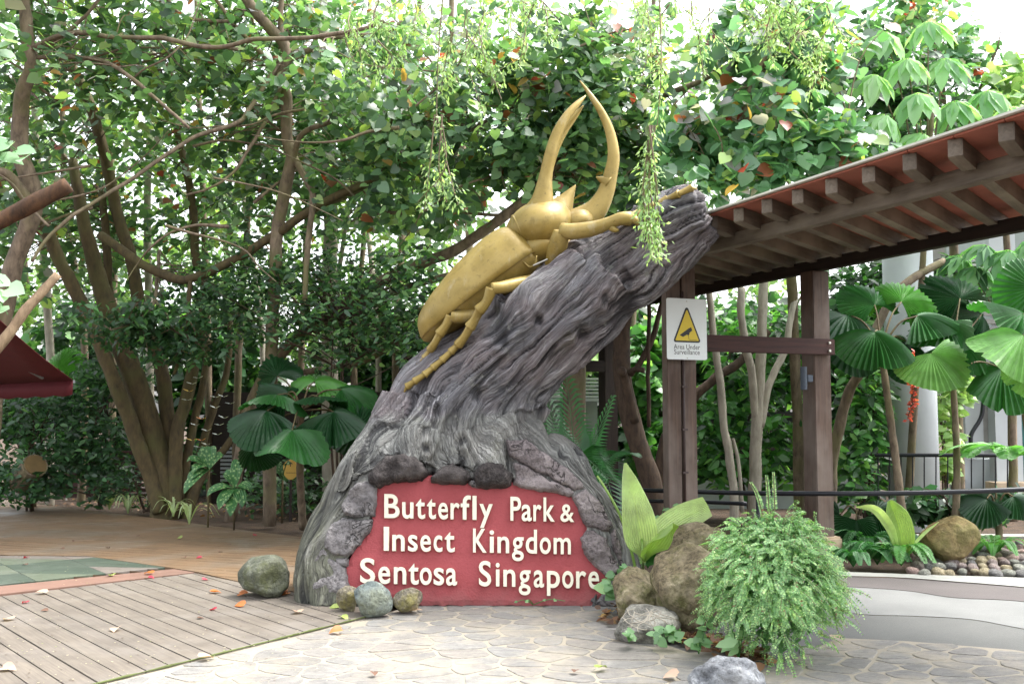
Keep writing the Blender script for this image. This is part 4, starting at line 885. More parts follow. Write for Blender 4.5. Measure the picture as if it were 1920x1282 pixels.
def tree(name, label, limbs, bl=(), n=0, pal=PAL_HIB, size=(.10, .15), tpl='heart', bark=None, group=None, cat='tree', tw=60, clump=.55, lm=None, up=(0, -.28, 1), down=.5, spread=.42, scale=1.6, base=None):
    """limbs: (points (px,py,Y), r0 px, r1 px); the first one is the trunk"""
    bark = bark or BARK1; l3 = []; root = None
    for i, (pts, r0, r1) in enumerate(limbs):
        c = spline(pl(pts), max(8, 6*len(pts))); Ym = np.mean([p[2] for p in pts]); c = c + np.column_stack([fbm(c*2.2 + i, 2), fbm(c*2.2 + 7 + i, 2), fbm(c*2.2 + 13, 2)])*.018
        r = np.linspace(r0, r1, len(c))*Ym/FPX*(1 + .12*perlin(c*5)); l3.append((c, r))
    if root is None:
        b = l3[0][0][np.argmin(l3[0][0][:, 2])]; root = thing(name, label, cat, b, group)
    for i, (c, r) in enumerate(l3): obj('trunk' if i == 0 else 'branch', pymesh('limb', *tube(c, r, 10 if r.max() > .04 else 7), smooth=True), bark, root)
    if n:
        pts = blobs(bl, n, clump, scale); ax, nr = droop(n, up, spread, down); col = palette(pal, n); gk = perlin(pts*1.3 + 71) + rng.normal(0, .12, n); warm = (col[:, 0] > col[:, 1]*.95) & (gk < .12); col[warm] = palette(pal[:4], int(warm.sum())); nr = unit(nr + .55*np.column_stack([perlin(pts*1.1), perlin(pts*1.1 + 9), perlin(pts*1.1 + 19)])); sz = rng.uniform(*size, n)
        T = dict(heart=(HEART_V, HEART_F), oval=(OVAL_V, OVAL_F), pin=(PIN_V, PIN_F))[tpl]
        o = obj('crown', scatter('crown', *T, pts, ax, nr, sz, col), lm or LEAF, root); o['kind'] = 'stuff'
        tm = twigs(pts, [c for c, _ in l3], tw)
        if tm: o = obj('twigs', pymesh('twigs', *tm, smooth=True), bark, root); o['kind'] = 'stuff'
    return root
def shrub(name, label, bl, n, pal, size, tpl='oval', tw=25, cat='shrub', group=None, base=None, **kw):
    b = base or (bl[0][0], None); Yb = bl[0][2]; g = P(bl[0][0], 900, Yb); g[2] = 0
    topc = P(bl[0][0], bl[0][1], Yb); mid = (g+topc)/2
    root = thing(name, label, cat, g, group); l3 = []
    for k in range(4):
        e = topc + rng.normal(0, .12, 3)*np.array([1, .6, 1]); c = spline(np.array([g + rng.normal(0, .04, 3)*[1, 1, 0], (g+e)/2 + rng.normal(0, .08, 3), e]), 10); l3.append(c)
        obj('stem', pymesh('stem', *tube(c, np.linspace(.022, .008, 10), 6), smooth=True), BARK3, root)
    pts = blobs(bl, n, kw.get('clump', .5), kw.get('scale', 2.2)); ax, nr = droop(n, kw.get('up', (0, -.5, .8)), kw.get('spread', .5), kw.get('down', .35)); col = palette(pal, n)
    T = dict(heart=(HEART_V, HEART_F), oval=(OVAL_V, OVAL_F), pin=(PIN_V, PIN_F))[tpl]
    o = obj('foliage', scatter('foliage', *T, pts, ax, nr, rng.uniform(*size, n), col), kw.get('lm', LEAF), root); o['kind'] = 'stuff'
    tm = twigs(pts, l3, tw, .005)
    if tm: obj('twigs', pymesh('twigs', *tm, smooth=True), BARK3, root)['kind'] = 'stuff'
    return root
# ================================================================== TREES
GT = 'sea hibiscus trees in the grove'
Y = 15.0
tree('hibiscus_tree', 'many-stemmed hibiscus tree growing from the deck edge at left', [
    ([(312, 985, 15), (305, 900, 15), (290, 840, 15), (262, 735, 14.9), (231, 650, 14.8), (192, 545, 14.7), (170, 470, 14.6), (150, 380, 14.5), (135, 300, 14.5)], 30, 9),
    ([(318, 975, 15.2), (316, 811, 15.2), (301, 685, 15.2), (266, 593, 15.1), (245, 484, 15), (215, 380, 15), (187, 255, 14.8), (157, 169, 14.7), (124, 94, 14.6), (110, 0, 14.5)], 15, 8),
    ([(300, 960, 14.8), (284, 900, 14.8), (253, 811, 14.7), (218, 724, 14.6), (175, 615, 14.5), (127, 519, 14.3), (95, 450, 14.2), (62, 375, 14), (30, 310, 14)], 16, 11),
    ([(325, 970, 14.9), (332, 811, 15), (350, 746, 15.1), (371, 650, 15.2), (385, 540, 15.3), (367, 480, 15.4), (360, 375, 15.5), (326, 210, 15.6), (318, 120, 15.6)], 14, 6),
    ([(330, 960, 15.1), (362, 800, 15.3), (385, 700, 15.5), (392, 640, 15.6)], 10, 5), ([(345, 980, 15), (380, 890, 15.2), (430, 830, 15.4), (455, 770, 15.6)], 11, 5),
    ([(340, 980, 15.3), (395, 780, 15.6), (425, 700, 15.8), (432, 600, 16)], 8, 5), ([(262, 724, 14.9), (222, 640, 14.9), (205, 560, 15), (200, 450, 15), (190, 360, 15)], 10, 7),
    ([(188, 440, 14), (262, 492, 13.8), (323, 521, 13.7), (363, 521, 13.6), (437, 488, 13.5), (515, 440, 13.4), (600, 384, 13.2), (690, 340, 13), (760, 298, 12.9)], 9, 8),
    ([(358, 522, 13.6), (355, 560, 13.6), (346, 637, 13.6), (325, 702, 13.6)], 5, 3)],
    [(180, 230, 16.3, 330, 260, 1.7), (60, 420, 15.6, 200, 160, 1.2), (320, 400, 16.4, 250, 200, 1.3), (200, 150, 13.5, 280, 130, .8, .35)], 5200, size=(.10, .16), tw=150, group=GT, bark=BARK4)
tree('hibiscus_tree', 'hibiscus with crooked pale trunk at the far left edge', [
    ([(-30, 960, 12.5), (-10, 700, 12.5), (20, 520, 12.4), (62, 385, 12.3), (40, 290, 12.2), (36, 240, 12.2), (42, 180, 12.1), (60, 124, 12), (52, 75, 12), (45, 10, 12), (40, -80, 12)], 20, 10),
    ([(58, 385, 12.2), (20, 330, 12), (-20, 318, 11.8)], 11, 9), ([(52, 100, 12), (100, 80, 11.8), (160, 30, 11.7), (200, -20, 11.6)], 4, 3),
    ([(62, 112, 12), (94, 108, 11.9), (187, 112, 11.7), (240, 142, 11.5), (300, 191, 11.4), (355, 240, 11.3)], 5, 3),
    ([(60, 90, 11.8), (124, 64, 11.7), (220, 68, 11.5), (318, 75, 11.4), (397, 90, 11.3), (468, 75, 11.2), (543, 71, 11.1), (637, 64, 11), (720, 40, 11)], 5, 4)],
    [(70, 100, 13.3, 230, 200, 1.0), (260, 60, 12.4, 220, 130, .8), (10, 350, 13, 110, 140, .8), (120, 130, 11.2, 200, 90, .5, .3)], 1700, size=(.10, .16), tw=70, group=GT, bark=BARK1)
tree('hibiscus_tree', 'hibiscus with zigzag brown trunk left of the beetle', [
    ([(505, 985, 13.6), (508, 760, 13.6), (512, 560, 13.5), (517, 480, 13.4), (524, 412, 13.4), (547, 300, 13.2), (539, 262, 13.2), (535, 187, 13.1), (524, 142, 13), (539, 109, 13), (532, 82, 13), (498, 45, 12.9), (464, 0, 12.8), (440, -60, 12.8)], 13, 10),
    ([(535, 100, 12.9), (468, 202, 12.6), (442, 232, 12.4), (360, 258, 12.2), (285, 310, 12), (210, 360, 11.8), (140, 400, 11.6), (86, 449, 11.5), (60, 490, 11.4)], 5, 3),
    ([(547, 300, 13.2), (570, 250, 13), (620, 230, 13)], 6, 4), ([(554, 298, 13.2), (575, 340, 13.1), (585, 375, 13), (577, 480, 13), (572, 560, 13)], 7, 5),
    ([(540, 100, 13), (580, 95, 12.9), (595, 75, 12.8), (637, 70, 12.7), (720, 62, 12.6), (755, 40, 12.6)], 6, 4),
    ([(532, 75, 13), (526, 40, 13), (530, -20, 13)], 6, 5), ([(520, 130, 13), (470, 80, 12.8), (420, 20, 12.6), (390, -20, 12.6)], 5, 3), ([(468, 20, 12.9), (430, 38, 12.7), (370, 38, 12.6), (330, 20, 12.5), (310, -10, 12.5)], 4, 3),
    ([(530, 160, 13), (480, 260, 12.8), (440, 320, 12.7), (400, 350, 12.6), (350, 365, 12.6)], 4, 2)],
    [(520, 150, 14.3, 260, 220, 1.2), (420, 60, 13.6, 240, 120, 1.0), (600, 320, 14.6, 200, 160, 1.2), (560, 120, 12.4, 240, 120, .6, .3)], 3600, size=(.10, .16), tw=120, group=GT, bark=BARK1, up=(0, -.5, .9))
tree('hibiscus_tree', 'tall straight pale grey trunk left of the beetle', [
    ([(622, 985, 15.4), (620, 800, 15.4), (618, 560, 15.4), (620, 440, 15.4), (618, 300, 15.4), (612, 150, 15.4), (600, -40, 15.4)], 17, 11),
    ([(625, 620, 15.2), (640, 480, 15), (655, 400, 15)], 5, 4), ([(615, 230, 15.4), (650, 170, 15.2), (700, 120, 15)], 5, 3)],
    [(640, 180, 15.6, 260, 240, 1.6), (760, 330, 15.5, 220, 150, 1.3)], 2700, size=(.11, .17), tw=60, group=GT, bark=BARK2, up=(0, -.55, .85))
tree('hibiscus_tree', 'hibiscus with long twin boughs leaning right behind the beetle', [
    ([(430, 985, 14.6), (470, 760, 14.4), (530, 660, 14.2), (579, 615, 14), (650, 570, 13.8), (706, 532, 13.6), (780, 500, 13.4), (860, 465, 13.1), (911, 431, 12.9), (960, 395, 12.7), (1008, 352, 12.6), (1050, 300, 12.5)], 12, 9),
    ([(590, 620, 14), (680, 575, 13.7), (760, 540, 13.5), (850, 515, 13.3)], 8, 6), ([(600, 386, 13.4), (660, 362, 13.3), (757, 300, 13.1), (830, 270, 13)], 7, 4),
    ([(701, 401, 13.2), (790, 398, 13), (880, 400, 12.8), (960, 404, 12.7)], 4, 3), ([(840, 300, 13), (873, 247, 12.8), (915, 176, 12.6), (963, 139, 12.5)], 6, 3), ([(872, 250, 12.8), (930, 215, 12.7), (975, 200, 12.6)], 4, 2),
    ([(560, 700, 14), (620, 690, 13.9), (700, 670, 13.7), (770, 610, 13.5), (800, 590, 13.4)], 6, 5)],
    [(880, 170, 12.6, 300, 190, 1.5), (800, 330, 13, 230, 120, 1.2), (1050, 250, 12.4, 170, 170, 1.0)], 5000, size=(.10, .165), tw=170, group=GT, bark=BARK1, up=(0, -.6, .85))
tree('hibiscus_tree', 'hibiscus with thick grey trunk right behind the beetle horns', [
    ([(1078, 985, 13.6), (1076, 700, 13.6), (1074, 500, 13.6), (1075, 330, 13.5), (1090, 180, 13.4), (1110, 20, 13.4)], 24, 14),
    ([(1080, 330, 13.4), (1160, 240, 13), (1250, 180, 12.6), (1361, 127, 12.2), (1425, 71, 11.8), (1500, 8, 11.5)], 8, 3), ([(1100, 420, 13.4), (1200, 410, 13), (1290, 380, 12.8)], 7, 4)],
    [(1150, 170, 12.6, 230, 190, 1.4), (1200, 330, 12.8, 170, 120, 1)], 3200, pal=PAL_HIB, size=(.11, .17), tw=90, group=GT, bark=BARK1, up=(0, -.6, .85))
tree('hibiscus_tree', 'hibiscus with large mauve and orange leaves above the walkway roof', [
    ([(1500, 985, 14.0), (1490, 640, 13.8), (1470, 400, 12.6), (1440, 330, 11.8), (1420, 300, 11.4), (1400, 200, 11.2), (1450, 60, 11.2)], 12, 5),
    ([(1420, 300, 11.4), (1390, 345, 11), (1350, 355, 10.9)], 4, 2), ([(1440, 330, 11.6), (1520, 280, 11.2), (1600, 250, 11)], 4, 2)],
    [(1430, 210, 11.2, 210, 150, 1.0), (1340, 300, 10.9, 120, 80, .7), (1540, 280, 11.2, 150, 70, .8), (1500, 60, 11.4, 170, 110, 1)], 2500, pal=PAL_RIGHT, size=(.13, .20), tw=80, group=GT, up=(0, -.55, .9), down=.6, spread=.5)
tree('hibiscus_tree', 'hazy hibiscus crown at the top right corner', [([(1800, 985, 15.5), (1790, 500, 15.4), (1770, 200, 15.2), (1750, 60, 15)], 10, 4), ([(1780, 300, 15.3), (1840, 160, 15), (1870, 90, 14.8)], 4, 2)],
     [(1720, 60, 15, 120, 110, 1), (1800, 130, 15, 90, 80, .8)], 800, pal=PAL_RIGHT, size=(.12, .18), tw=40, group=GT)
def overhead(root_i, bl, n):
    root = [o for o in bpy.data.objects if o.name.split('.')[0] == 'hibiscus_tree'][root_i]; pts = blobs(bl, n, .6, .9); ax, nr = droop(n, (0, 0, 1), .4, .4)
    o = obj('crown', scatter('crown', OVAL_V*[1.7, 1, 1], OVAL_F, pts, ax, nr, rng.uniform(.2, .3, n), palette(PAL_HIB, n)), LEAF, root); o['kind'] = 'stuff'
overhead(0, [(60, -360, 14, 460, 250, 2.6)], 2400); overhead(1, [(-150, -250, 11.5, 350, 330, 2)], 900); overhead(2, [(420, -360, 12.5, 350, 240, 2.2)], 900)
# low boughs with small glossy leaves in the middle
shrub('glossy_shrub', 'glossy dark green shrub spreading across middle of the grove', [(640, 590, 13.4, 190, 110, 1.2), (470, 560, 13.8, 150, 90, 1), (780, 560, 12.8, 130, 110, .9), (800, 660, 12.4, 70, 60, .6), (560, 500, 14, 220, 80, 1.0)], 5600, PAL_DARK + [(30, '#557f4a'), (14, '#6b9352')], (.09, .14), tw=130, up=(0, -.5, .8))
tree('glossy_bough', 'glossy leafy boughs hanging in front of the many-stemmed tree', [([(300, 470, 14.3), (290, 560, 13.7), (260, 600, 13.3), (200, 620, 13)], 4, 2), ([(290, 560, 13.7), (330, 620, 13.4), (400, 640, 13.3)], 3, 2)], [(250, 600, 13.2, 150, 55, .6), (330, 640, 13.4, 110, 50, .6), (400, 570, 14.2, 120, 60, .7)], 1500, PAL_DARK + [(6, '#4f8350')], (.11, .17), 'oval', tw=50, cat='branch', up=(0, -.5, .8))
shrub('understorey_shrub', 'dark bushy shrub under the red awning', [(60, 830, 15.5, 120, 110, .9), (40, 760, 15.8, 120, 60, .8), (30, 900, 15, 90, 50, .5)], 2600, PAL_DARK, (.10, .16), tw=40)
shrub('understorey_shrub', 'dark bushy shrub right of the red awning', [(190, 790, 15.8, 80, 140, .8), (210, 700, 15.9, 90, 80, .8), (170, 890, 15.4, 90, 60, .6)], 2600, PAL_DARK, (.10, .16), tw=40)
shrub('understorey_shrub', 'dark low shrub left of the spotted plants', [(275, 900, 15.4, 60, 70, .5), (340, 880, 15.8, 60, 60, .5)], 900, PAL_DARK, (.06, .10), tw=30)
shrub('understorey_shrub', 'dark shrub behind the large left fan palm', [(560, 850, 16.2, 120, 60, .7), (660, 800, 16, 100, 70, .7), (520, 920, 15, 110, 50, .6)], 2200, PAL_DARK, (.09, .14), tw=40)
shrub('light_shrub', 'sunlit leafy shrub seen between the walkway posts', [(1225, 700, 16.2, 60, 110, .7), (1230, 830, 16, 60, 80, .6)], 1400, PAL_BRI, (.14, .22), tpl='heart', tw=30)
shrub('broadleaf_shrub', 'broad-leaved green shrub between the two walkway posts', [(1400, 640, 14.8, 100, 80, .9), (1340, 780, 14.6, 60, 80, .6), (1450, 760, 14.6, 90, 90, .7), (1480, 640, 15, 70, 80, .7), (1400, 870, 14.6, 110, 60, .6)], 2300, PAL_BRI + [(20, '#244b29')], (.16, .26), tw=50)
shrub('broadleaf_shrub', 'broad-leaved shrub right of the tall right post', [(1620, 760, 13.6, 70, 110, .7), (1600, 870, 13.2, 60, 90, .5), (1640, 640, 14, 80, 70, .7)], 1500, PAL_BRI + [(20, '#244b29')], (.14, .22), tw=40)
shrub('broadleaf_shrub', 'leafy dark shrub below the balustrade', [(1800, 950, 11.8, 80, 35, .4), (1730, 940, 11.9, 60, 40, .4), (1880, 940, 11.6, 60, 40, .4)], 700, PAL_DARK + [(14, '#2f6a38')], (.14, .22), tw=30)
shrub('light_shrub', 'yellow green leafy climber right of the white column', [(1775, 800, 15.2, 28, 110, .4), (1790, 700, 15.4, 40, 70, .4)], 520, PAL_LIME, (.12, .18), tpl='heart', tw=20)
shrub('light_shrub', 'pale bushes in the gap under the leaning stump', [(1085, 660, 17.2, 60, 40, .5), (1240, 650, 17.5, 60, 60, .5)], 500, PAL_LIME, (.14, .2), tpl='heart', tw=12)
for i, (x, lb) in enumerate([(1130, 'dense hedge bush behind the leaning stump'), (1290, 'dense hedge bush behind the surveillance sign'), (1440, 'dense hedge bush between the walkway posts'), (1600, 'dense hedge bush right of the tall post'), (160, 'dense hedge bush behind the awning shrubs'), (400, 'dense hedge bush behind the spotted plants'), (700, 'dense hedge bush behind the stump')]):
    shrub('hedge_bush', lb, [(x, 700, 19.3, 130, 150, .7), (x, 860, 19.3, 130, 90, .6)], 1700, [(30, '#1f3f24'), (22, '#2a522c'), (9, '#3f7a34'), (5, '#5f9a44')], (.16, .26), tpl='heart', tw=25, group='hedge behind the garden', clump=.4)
# tree stems seen under the walkway
tree('slim_tree', 'slim pale stem just right of the surveillance sign', [([(1377, 985, 13), (1377, 935, 13), (1365, 845, 13), (1347, 698, 13), (1336, 605, 13), (1330, 540, 13)], 9, 6), ([(1392, 960, 13), (1385, 860, 13), (1375, 820, 13)], 4, 3)], group='slim stems under the walkway', bark=BARK2)
tree('slim_tree', 'forked pale stem midway between the two walkway posts', [([(1415, 985, 13.2), (1415, 910, 13.2), (1418, 809, 13.2), (1424, 719, 13.2), (1431, 558, 13.2), (1432, 500, 13.2)], 13, 8), ([(1424, 800, 13.2), (1444, 719, 13.3), (1472, 648, 13.4), (1490, 560, 13.5)], 8, 6), ([(1418, 790, 13.2), (1408, 701, 13.1), (1393, 612, 13), (1390, 540, 13)], 8, 7)], group='slim stems under the walkway', bark=BARK2)
tree('slim_tree', 'dark knotted trunk left of the surveillance sign', [([(1235, 985, 12.6), (1223, 910, 12.6), (1187, 802, 12.6), (1170, 720, 12.6), (1165, 640, 12.6), (1172, 585, 12.6), (1190, 540, 12.6)], 20, 14), ([(1190, 790, 12.5), (1170, 705, 12.4), (1166, 695, 12.2)], 9, 8), ([(1182, 702, 12.5), (1190, 692, 12.45), (1207, 694, 12.4)], 7, 5), ([(1195, 690, 13.5), (1220, 640, 13.5), (1245, 560, 13.5)], 6, 5), ([(1216, 800, 13), (1216, 650, 13), (1217, 560, 13)], 4, 4)], group='slim stems under the walkway', bark=BARK3)
tree('slim_tree', 'slanting brown bough behind the surveillance sign', [([(1220, 985, 14), (1250, 820, 14), (1300, 748, 14), (1345, 705, 14), (1393, 673, 14), (1440, 620, 14)], 10, 8)], group='slim stems under the walkway', bark=BARK3)
tree('slim_tree', 'curved stem close to the right of the tall post', [([(1560, 985, 12.4), (1558, 880, 12.4), (1572, 810, 12.3), (1590, 740, 12.2), (1622, 680, 12.1), (1650, 600, 12.2), (1700, 530, 12.3), (1770, 490, 12.5)], 12, 7)], group='slim stems under the walkway', bark=BARK1)
# broken boughs at the left edge
tree('broken_bough', 'snapped brown bough end poking in at left', [([(-120, 470, 9.6), (0, 412, 9.7), (60, 382, 9.75), (130, 345, 9.8)], 17, 15)], bark=barkmat('snapped_bark', '#2e2015', '#5f422a'), cat='branch')
tree('broken_bough', 'bare pale bough slanting across the red awning', [([(-60, 720, 9.4), (0, 645, 9.5), (50, 580, 9.6), (108, 514, 9.7)], 12, 8)], bark=barkmat('bare_bough', '#6b5844', '#a08a6e'), cat='branch')
# slender stems deep in the grove
for i, (x0, x1, Ys, r, lb) in enumerate([(92, 60, 17, 7, 'slender stem behind the awning'), (150, 118, 17.5, 6, 'slender stem behind the left shrubs'), (208, 196, 18, 6, 'slender stem left of the mossy trunks'), (282, 286, 17.2, 7, 'slender yellowish stem above the mossy trunks'), (395, 372, 17.5, 6, 'slender stem above the butterflies'), (440, 470, 16.8, 6, 'slender stem left of the zigzag trunk'), (486, 440, 18, 5, 'thin stem beside the zigzag trunk'), (560, 592, 17, 6, 'slender stem right of the zigzag trunk'), (668, 690, 17, 5, 'thin stem right of the pale trunk'), (705, 660, 18, 5, 'thin leaning stem right of the pale trunk'), (745, 780, 17.6, 6, 'slender stem behind the beetle tail'), (880, 852, 18, 7, 'slender stem above the beetle back'), (1000, 985, 17.5, 7, 'slender stem behind the near horn'), (1190, 1220, 16.5, 6, 'slender stem above the log')]):
    tree('slender_tree', lb, [([(x0, 985, Ys), (x0 + random.uniform(-10, 10), 650, Ys), ((x0+x1)/2 + random.uniform(-12, 12), 380, Ys), (x1, 120, Ys), (x1 + (x1-x0)*.3, -60, Ys)], r*1.25, r*.7)] + [([((x0*.4+x1*.6), yy, Ys), ((x0+x1)/2 + sg*60, yy-70, Ys-.2), ((x0+x1)/2 + sg*130, yy-100-random.uniform(0, 60), Ys-.5)], 3.5, 1.5) for yy, sg in ((random.uniform(250, 420), 1), (random.uniform(150, 330), -1))], group='slender stems deep in the grove', bark=BARK2 if i % 3 == 0 else BARK1)
# thin tangled boughs nearer the viewer
for ti, n_ in ((0, 9), (1, 5), (2, 8), (4, 10), (5, 6)):
    root = [o for o in bpy.data.objects if o.name.split('.')[0] == 'hibiscus_tree'][ti]
    for k in range(n_):
        x = {0: 190, 1: 120, 2: 500, 4: 830, 5: 1130}[ti] + random.uniform(-200, 200); y = random.uniform(40, 440); a = random.uniform(-.9, .9) + (math.pi if random.random() < .5 else 0); pp = []; Yb = random.uniform(11.6, 13.6)
        for j in range(6): pp.append((x, y, Yb)); a += random.uniform(-.45, .45); x += math.cos(a)*58; y += math.sin(a)*42 - 6; Yb += random.uniform(-.15, .15)
        c = spline(pl(pp), 30); obj('branch', pymesh('branch', *tube(c, np.linspace(random.uniform(.012, .026), .005, 30), 6), smooth=True), BARK1, root)
# far belt of trees
for i, (x, yc, rx, ry, YY, nn) in enumerate([(40, 300, 260, 260, 21, 1700), (420, 330, 260, 250, 22, 1900), (800, 300, 260, 240, 21.5, 1900), (1180, 260, 240, 240, 21, 1700), (1500, 250, 220, 240, 22, 1500), (250, 600, 300, 170, 20.5, 2400), (700, 600, 300, 150, 20.5, 2200), (1350, 640, 260, 140, 20.5, 1500)]):
    tree('background_tree', ['pale far tree behind the left stems', 'far tree behind the zigzag trunk', 'far tree behind the beetle back', 'far tree behind the beetle horns', 'far tree behind the walkway roof', 'low far tree behind the many-stemmed trunk', 'low far tree behind the left fan palm', 'low far tree seen under the walkway'][i],
         [([(x, 960, YY), (x+10, 600, YY), (x-8, yc, YY)], 9, 4)] + [([(x, yc+120, YY), (x+rx*.4*s_, yc, YY), (x+rx*.6*s_, yc-90, YY)], 4, 2) for s_ in (-1, 1)], [(x, yc, YY, rx, ry, 1.2)], nn, pal=PAL_FAR, size=(.2, .3), tpl='oval', tw=20, group='far trees behind the grove', clump=.75, scale=.9)
# feathery lime sprays hanging at the top and in front of the log
def sprays(name, label, strands, n_leaf=26, size=(.035, .065), pal=PAL_LIME, group=None):
    base = pl([strands[0][0]])[0]; root = thing(name, label, 'creeper', base, group)
    pos, ax, nr = [], [], []; st = []
    for s in strands:
        c = spline(pl(s), 24); st.append(tube(c, np.linspace(.007, .003, 24), 4)); m = int(n_leaf*len(s)*.62)
        T = unit(np.gradient(c, axis=0))
        for k in range(m):
            f = rng.random()**.8*23; i = min(22, int(f)); p = c[i] + (c[i+1]-c[i])*(f-i)
            side = unit(rng.normal(size=3)); a = unit(T[i]*.55 + side*.8 + np.array([0, 0, -.25])); L = rng.uniform(.03, .10)
            for j in range(3):
                pos.append(p + a*L*(j+.4)*.5 + rng.normal(0, .008, 3)); ax.append(a + rng.normal(0, .45, 3) + np.array([0, 0, -.35])); nr.append(np.array([0, -.7, .6]) + rng.normal(0, .5, 3))
    pos, ax, nr = np.array(pos), np.array(ax), unit(np.array(nr)); obj('stems', pymesh('stems', *merge(st)), BARK1, root)['kind'] = 'stuff'
    o = obj('foliage', scatter('foliage', PIN_V, PIN_F, pos, ax, nr, rng.uniform(*size, len(pos)), palette(pal, len(pos), .14), .62), LEAFS, root); o['kind'] = 'stuff'
def hang(x, y0, y1, Yh, k=3, w=22):
    return [[(x + random.uniform(-w, w)*.3, y0, Yh + random.uniform(-.1, .1)), (x + random.uniform(-w, w)*.6, (y0+y1)/2, Yh), (x + random.uniform(-w, w), y1 - random.uniform(0, .25)*(y1-y0), Yh + random.uniform(-.1, .1))] for _ in range(k)]
sprays('hanging_creeper', 'lime creeper strand hanging before the log end', [[(1235, -40, 7.6), (1240, 120, 7.6), (1232, 240, 7.6)]] + hang(1222, 235, 492, 7.6, 7, 30), 20, group='hanging lime creepers')
sprays('hanging_creeper', 'short lime creeper strand hanging left of the horns', [[(835, -60, 8.3), (822, 100, 8.3), (818, 235, 8.2)]] + hang(818, 215, 410, 8.2, 4, 42) + hang(850, 60, 180, 8.3, 2, 30), 13, group='hanging lime creepers')
top = []
for _ in range(26):
    x = random.uniform(650, 1310); yy = random.uniform(-70, 90); top.append([(x, yy, random.uniform(7.6, 8.8)), (x + random.uniform(-50, 50), yy + 40, 8.2), (x + random.uniform(-70, 70), yy + random.uniform(60, 150), 8.1)])
sprays('hanging_creeper', 'mass of lime feathery sprays along the top centre', top, 17, group='hanging lime creepers')
top = []
for _ in range(20):
    x = random.uniform(1290, 1560); yy = random.uniform(-60, 60); top.append([(x, yy, random.uniform(8.4, 9.2)), (x + random.uniform(-40, 40), yy + 40, 8.8), (x + random.uniform(-60, 60), yy + random.uniform(60, 150), 8.8)])
sprays('hanging_creeper', 'lime feathery sprays at top right over the mauve leaves', top, 17, group='hanging lime creepers')

# ================================================================== PALMS AND BIG LEAVES
def fan_mesh(R_=.5, pleats=30, span=300, cup=.10, wave=.05, seed=0, notch=.05, fold=.0):
    rg = np.random.default_rng(seed); V = [(0, 0, 0)]; F = []; nr = 8; m = pleats*2+1; w1, w2 = rg.uniform(0, 6, 2); lob = rg.uniform(.0, .12)
    for j in range(m):
        a = R(-span/2 + span*j/(m-1)); ex = (.0 if j % 2 else (notch if rg.random() > .1 else notch + rg.uniform(.06, .22)))
        rr = R_*(.82 + .18*math.cos(a*.5)**2 + lob*math.sin(a*2.3 + w2))*(1 - ex)
        for i in range(1, nr+1):
            t_ = i/nr; r = rr*t_; z = (.011*R_/.5)*(1 if j % 2 else -1)*min(1, t_*1.6) - cup*R_*2*t_**2 - .30*abs(math.sin(a))*r*t_ + wave*R_*2*math.sin(a*2.5 + w1)*t_**2
            V.append((r*math.sin(a)*(1-.08*t_), r*math.cos(a), z))
    for j in range(m-1):
        b0, b1 = 1 + j*nr, 1 + (j+1)*nr; F.append((0, b0, b1))
        for i in range(nr-1): F.append((b0+i, b0+i+1, b1+i+1, b1+i))
    return pymesh('fan_leaf', V, F)
def palmleaf_mat(name, c): return leafmat(name, c, trans=.35, rough=.34, spec=.45)
PM = dict(dark=palmleaf_mat('fan_leaf_dark', '#1d4323'), mid=palmleaf_mat('fan_leaf_mid', '#2d602c'), light=palmleaf_mat('fan_leaf_light', '#6f9e58'), lime=palmleaf_mat('fan_leaf_lime', '#4f8a36'))
def fan_palm(name, label, base, crown, leaves, tr=.05, group=None, sc=1.0):
    b, cpt = np.array(base), np.array(crown); root = thing(name, label, 'palm', b, group)
    c = spline(np.array([b, (b+cpt)/2 + np.array([random.uniform(-.05, .05), 0, 0]), cpt]), 20); obj('trunk', pymesh('trunk', *tube(c, np.linspace(tr*1.1, tr*.8, 20)*(1 + .08*np.sin(np.arange(20)*2.1)), 10), smooth=True), BARK1, root)
    for i, (px, py, Yl, rad, tip, face, tone) in enumerate(leaves):
        h = P(px, py, Yl); y = unit(np.array(tip, float)); z = np.array(face, float); z = unit(z - y*np.dot(z, y)); x = np.cross(y, z)
        o = obj('leaf', fan_mesh(rad*sc, 26 + i % 3*2, 230 + 20*(i % 4), .05 + .04*(i % 3), .07, i + int(px), .05), PM[tone], root, frameM(h, x, y, z))
        mid = (cpt + h)/2 + np.array([0, 0, .10]); c = spline(np.array([cpt, mid, h]), 12); obj('leaf_stalk', pymesh('leaf_stalk', *tube(c, np.linspace(.014, .007, 12), 6), smooth=True), BARK4, root)
    return root
fan_palm('fan_palm', 'large dark green fan palm left of the stump', G(568, 990) * [1, 1, 0] + P(568, 990, 12.0)*[0, 0, 0], P(565, 770, 12.4), [
    (548, 806, 11.6, .62, (-.1, -.9, -.55), (0, -.65, 1), 'mid'), (500, 770, 11.8, .60, (-.9, -.5, -.35), (-.1, -.6, 1), 'dark'), (625, 772, 11.9, .60, (.9, -.4, -.35), (.1, -.6, 1), 'dark'),
    (590, 715, 12.6, .52, (.2, .7, .35), (0, -.5, 1), 'lime'), (540, 735, 12.4, .5, (-.7, .2, .25), (-.1, -.6, 1), 'dark'), (640, 730, 12.5, .5, (.9, .1, .05), (0, -.6, 1), 'mid'), (520, 705, 12.9, .45, (-.4, .5, .6), (0, -1, .3), 'dark'), (670, 800, 12.2, .46, (.5, .1, -.9), (.3, -1, .4), 'dark'), (480, 830, 12.3, .45, (-.4, .1, -.9), (-.3, -1, .3), 'dark'), (600, 745, 12.2, .5, (.3, -.7, .1), (.2, -.4, 1), 'dark'), (520, 740, 12.1, .5, (-.5, -.6, 0), (-.2, -.4, 1), 'mid')], .05, None, .86)
g_ = P(1700, 1000, 10.6); g_[2] = 0
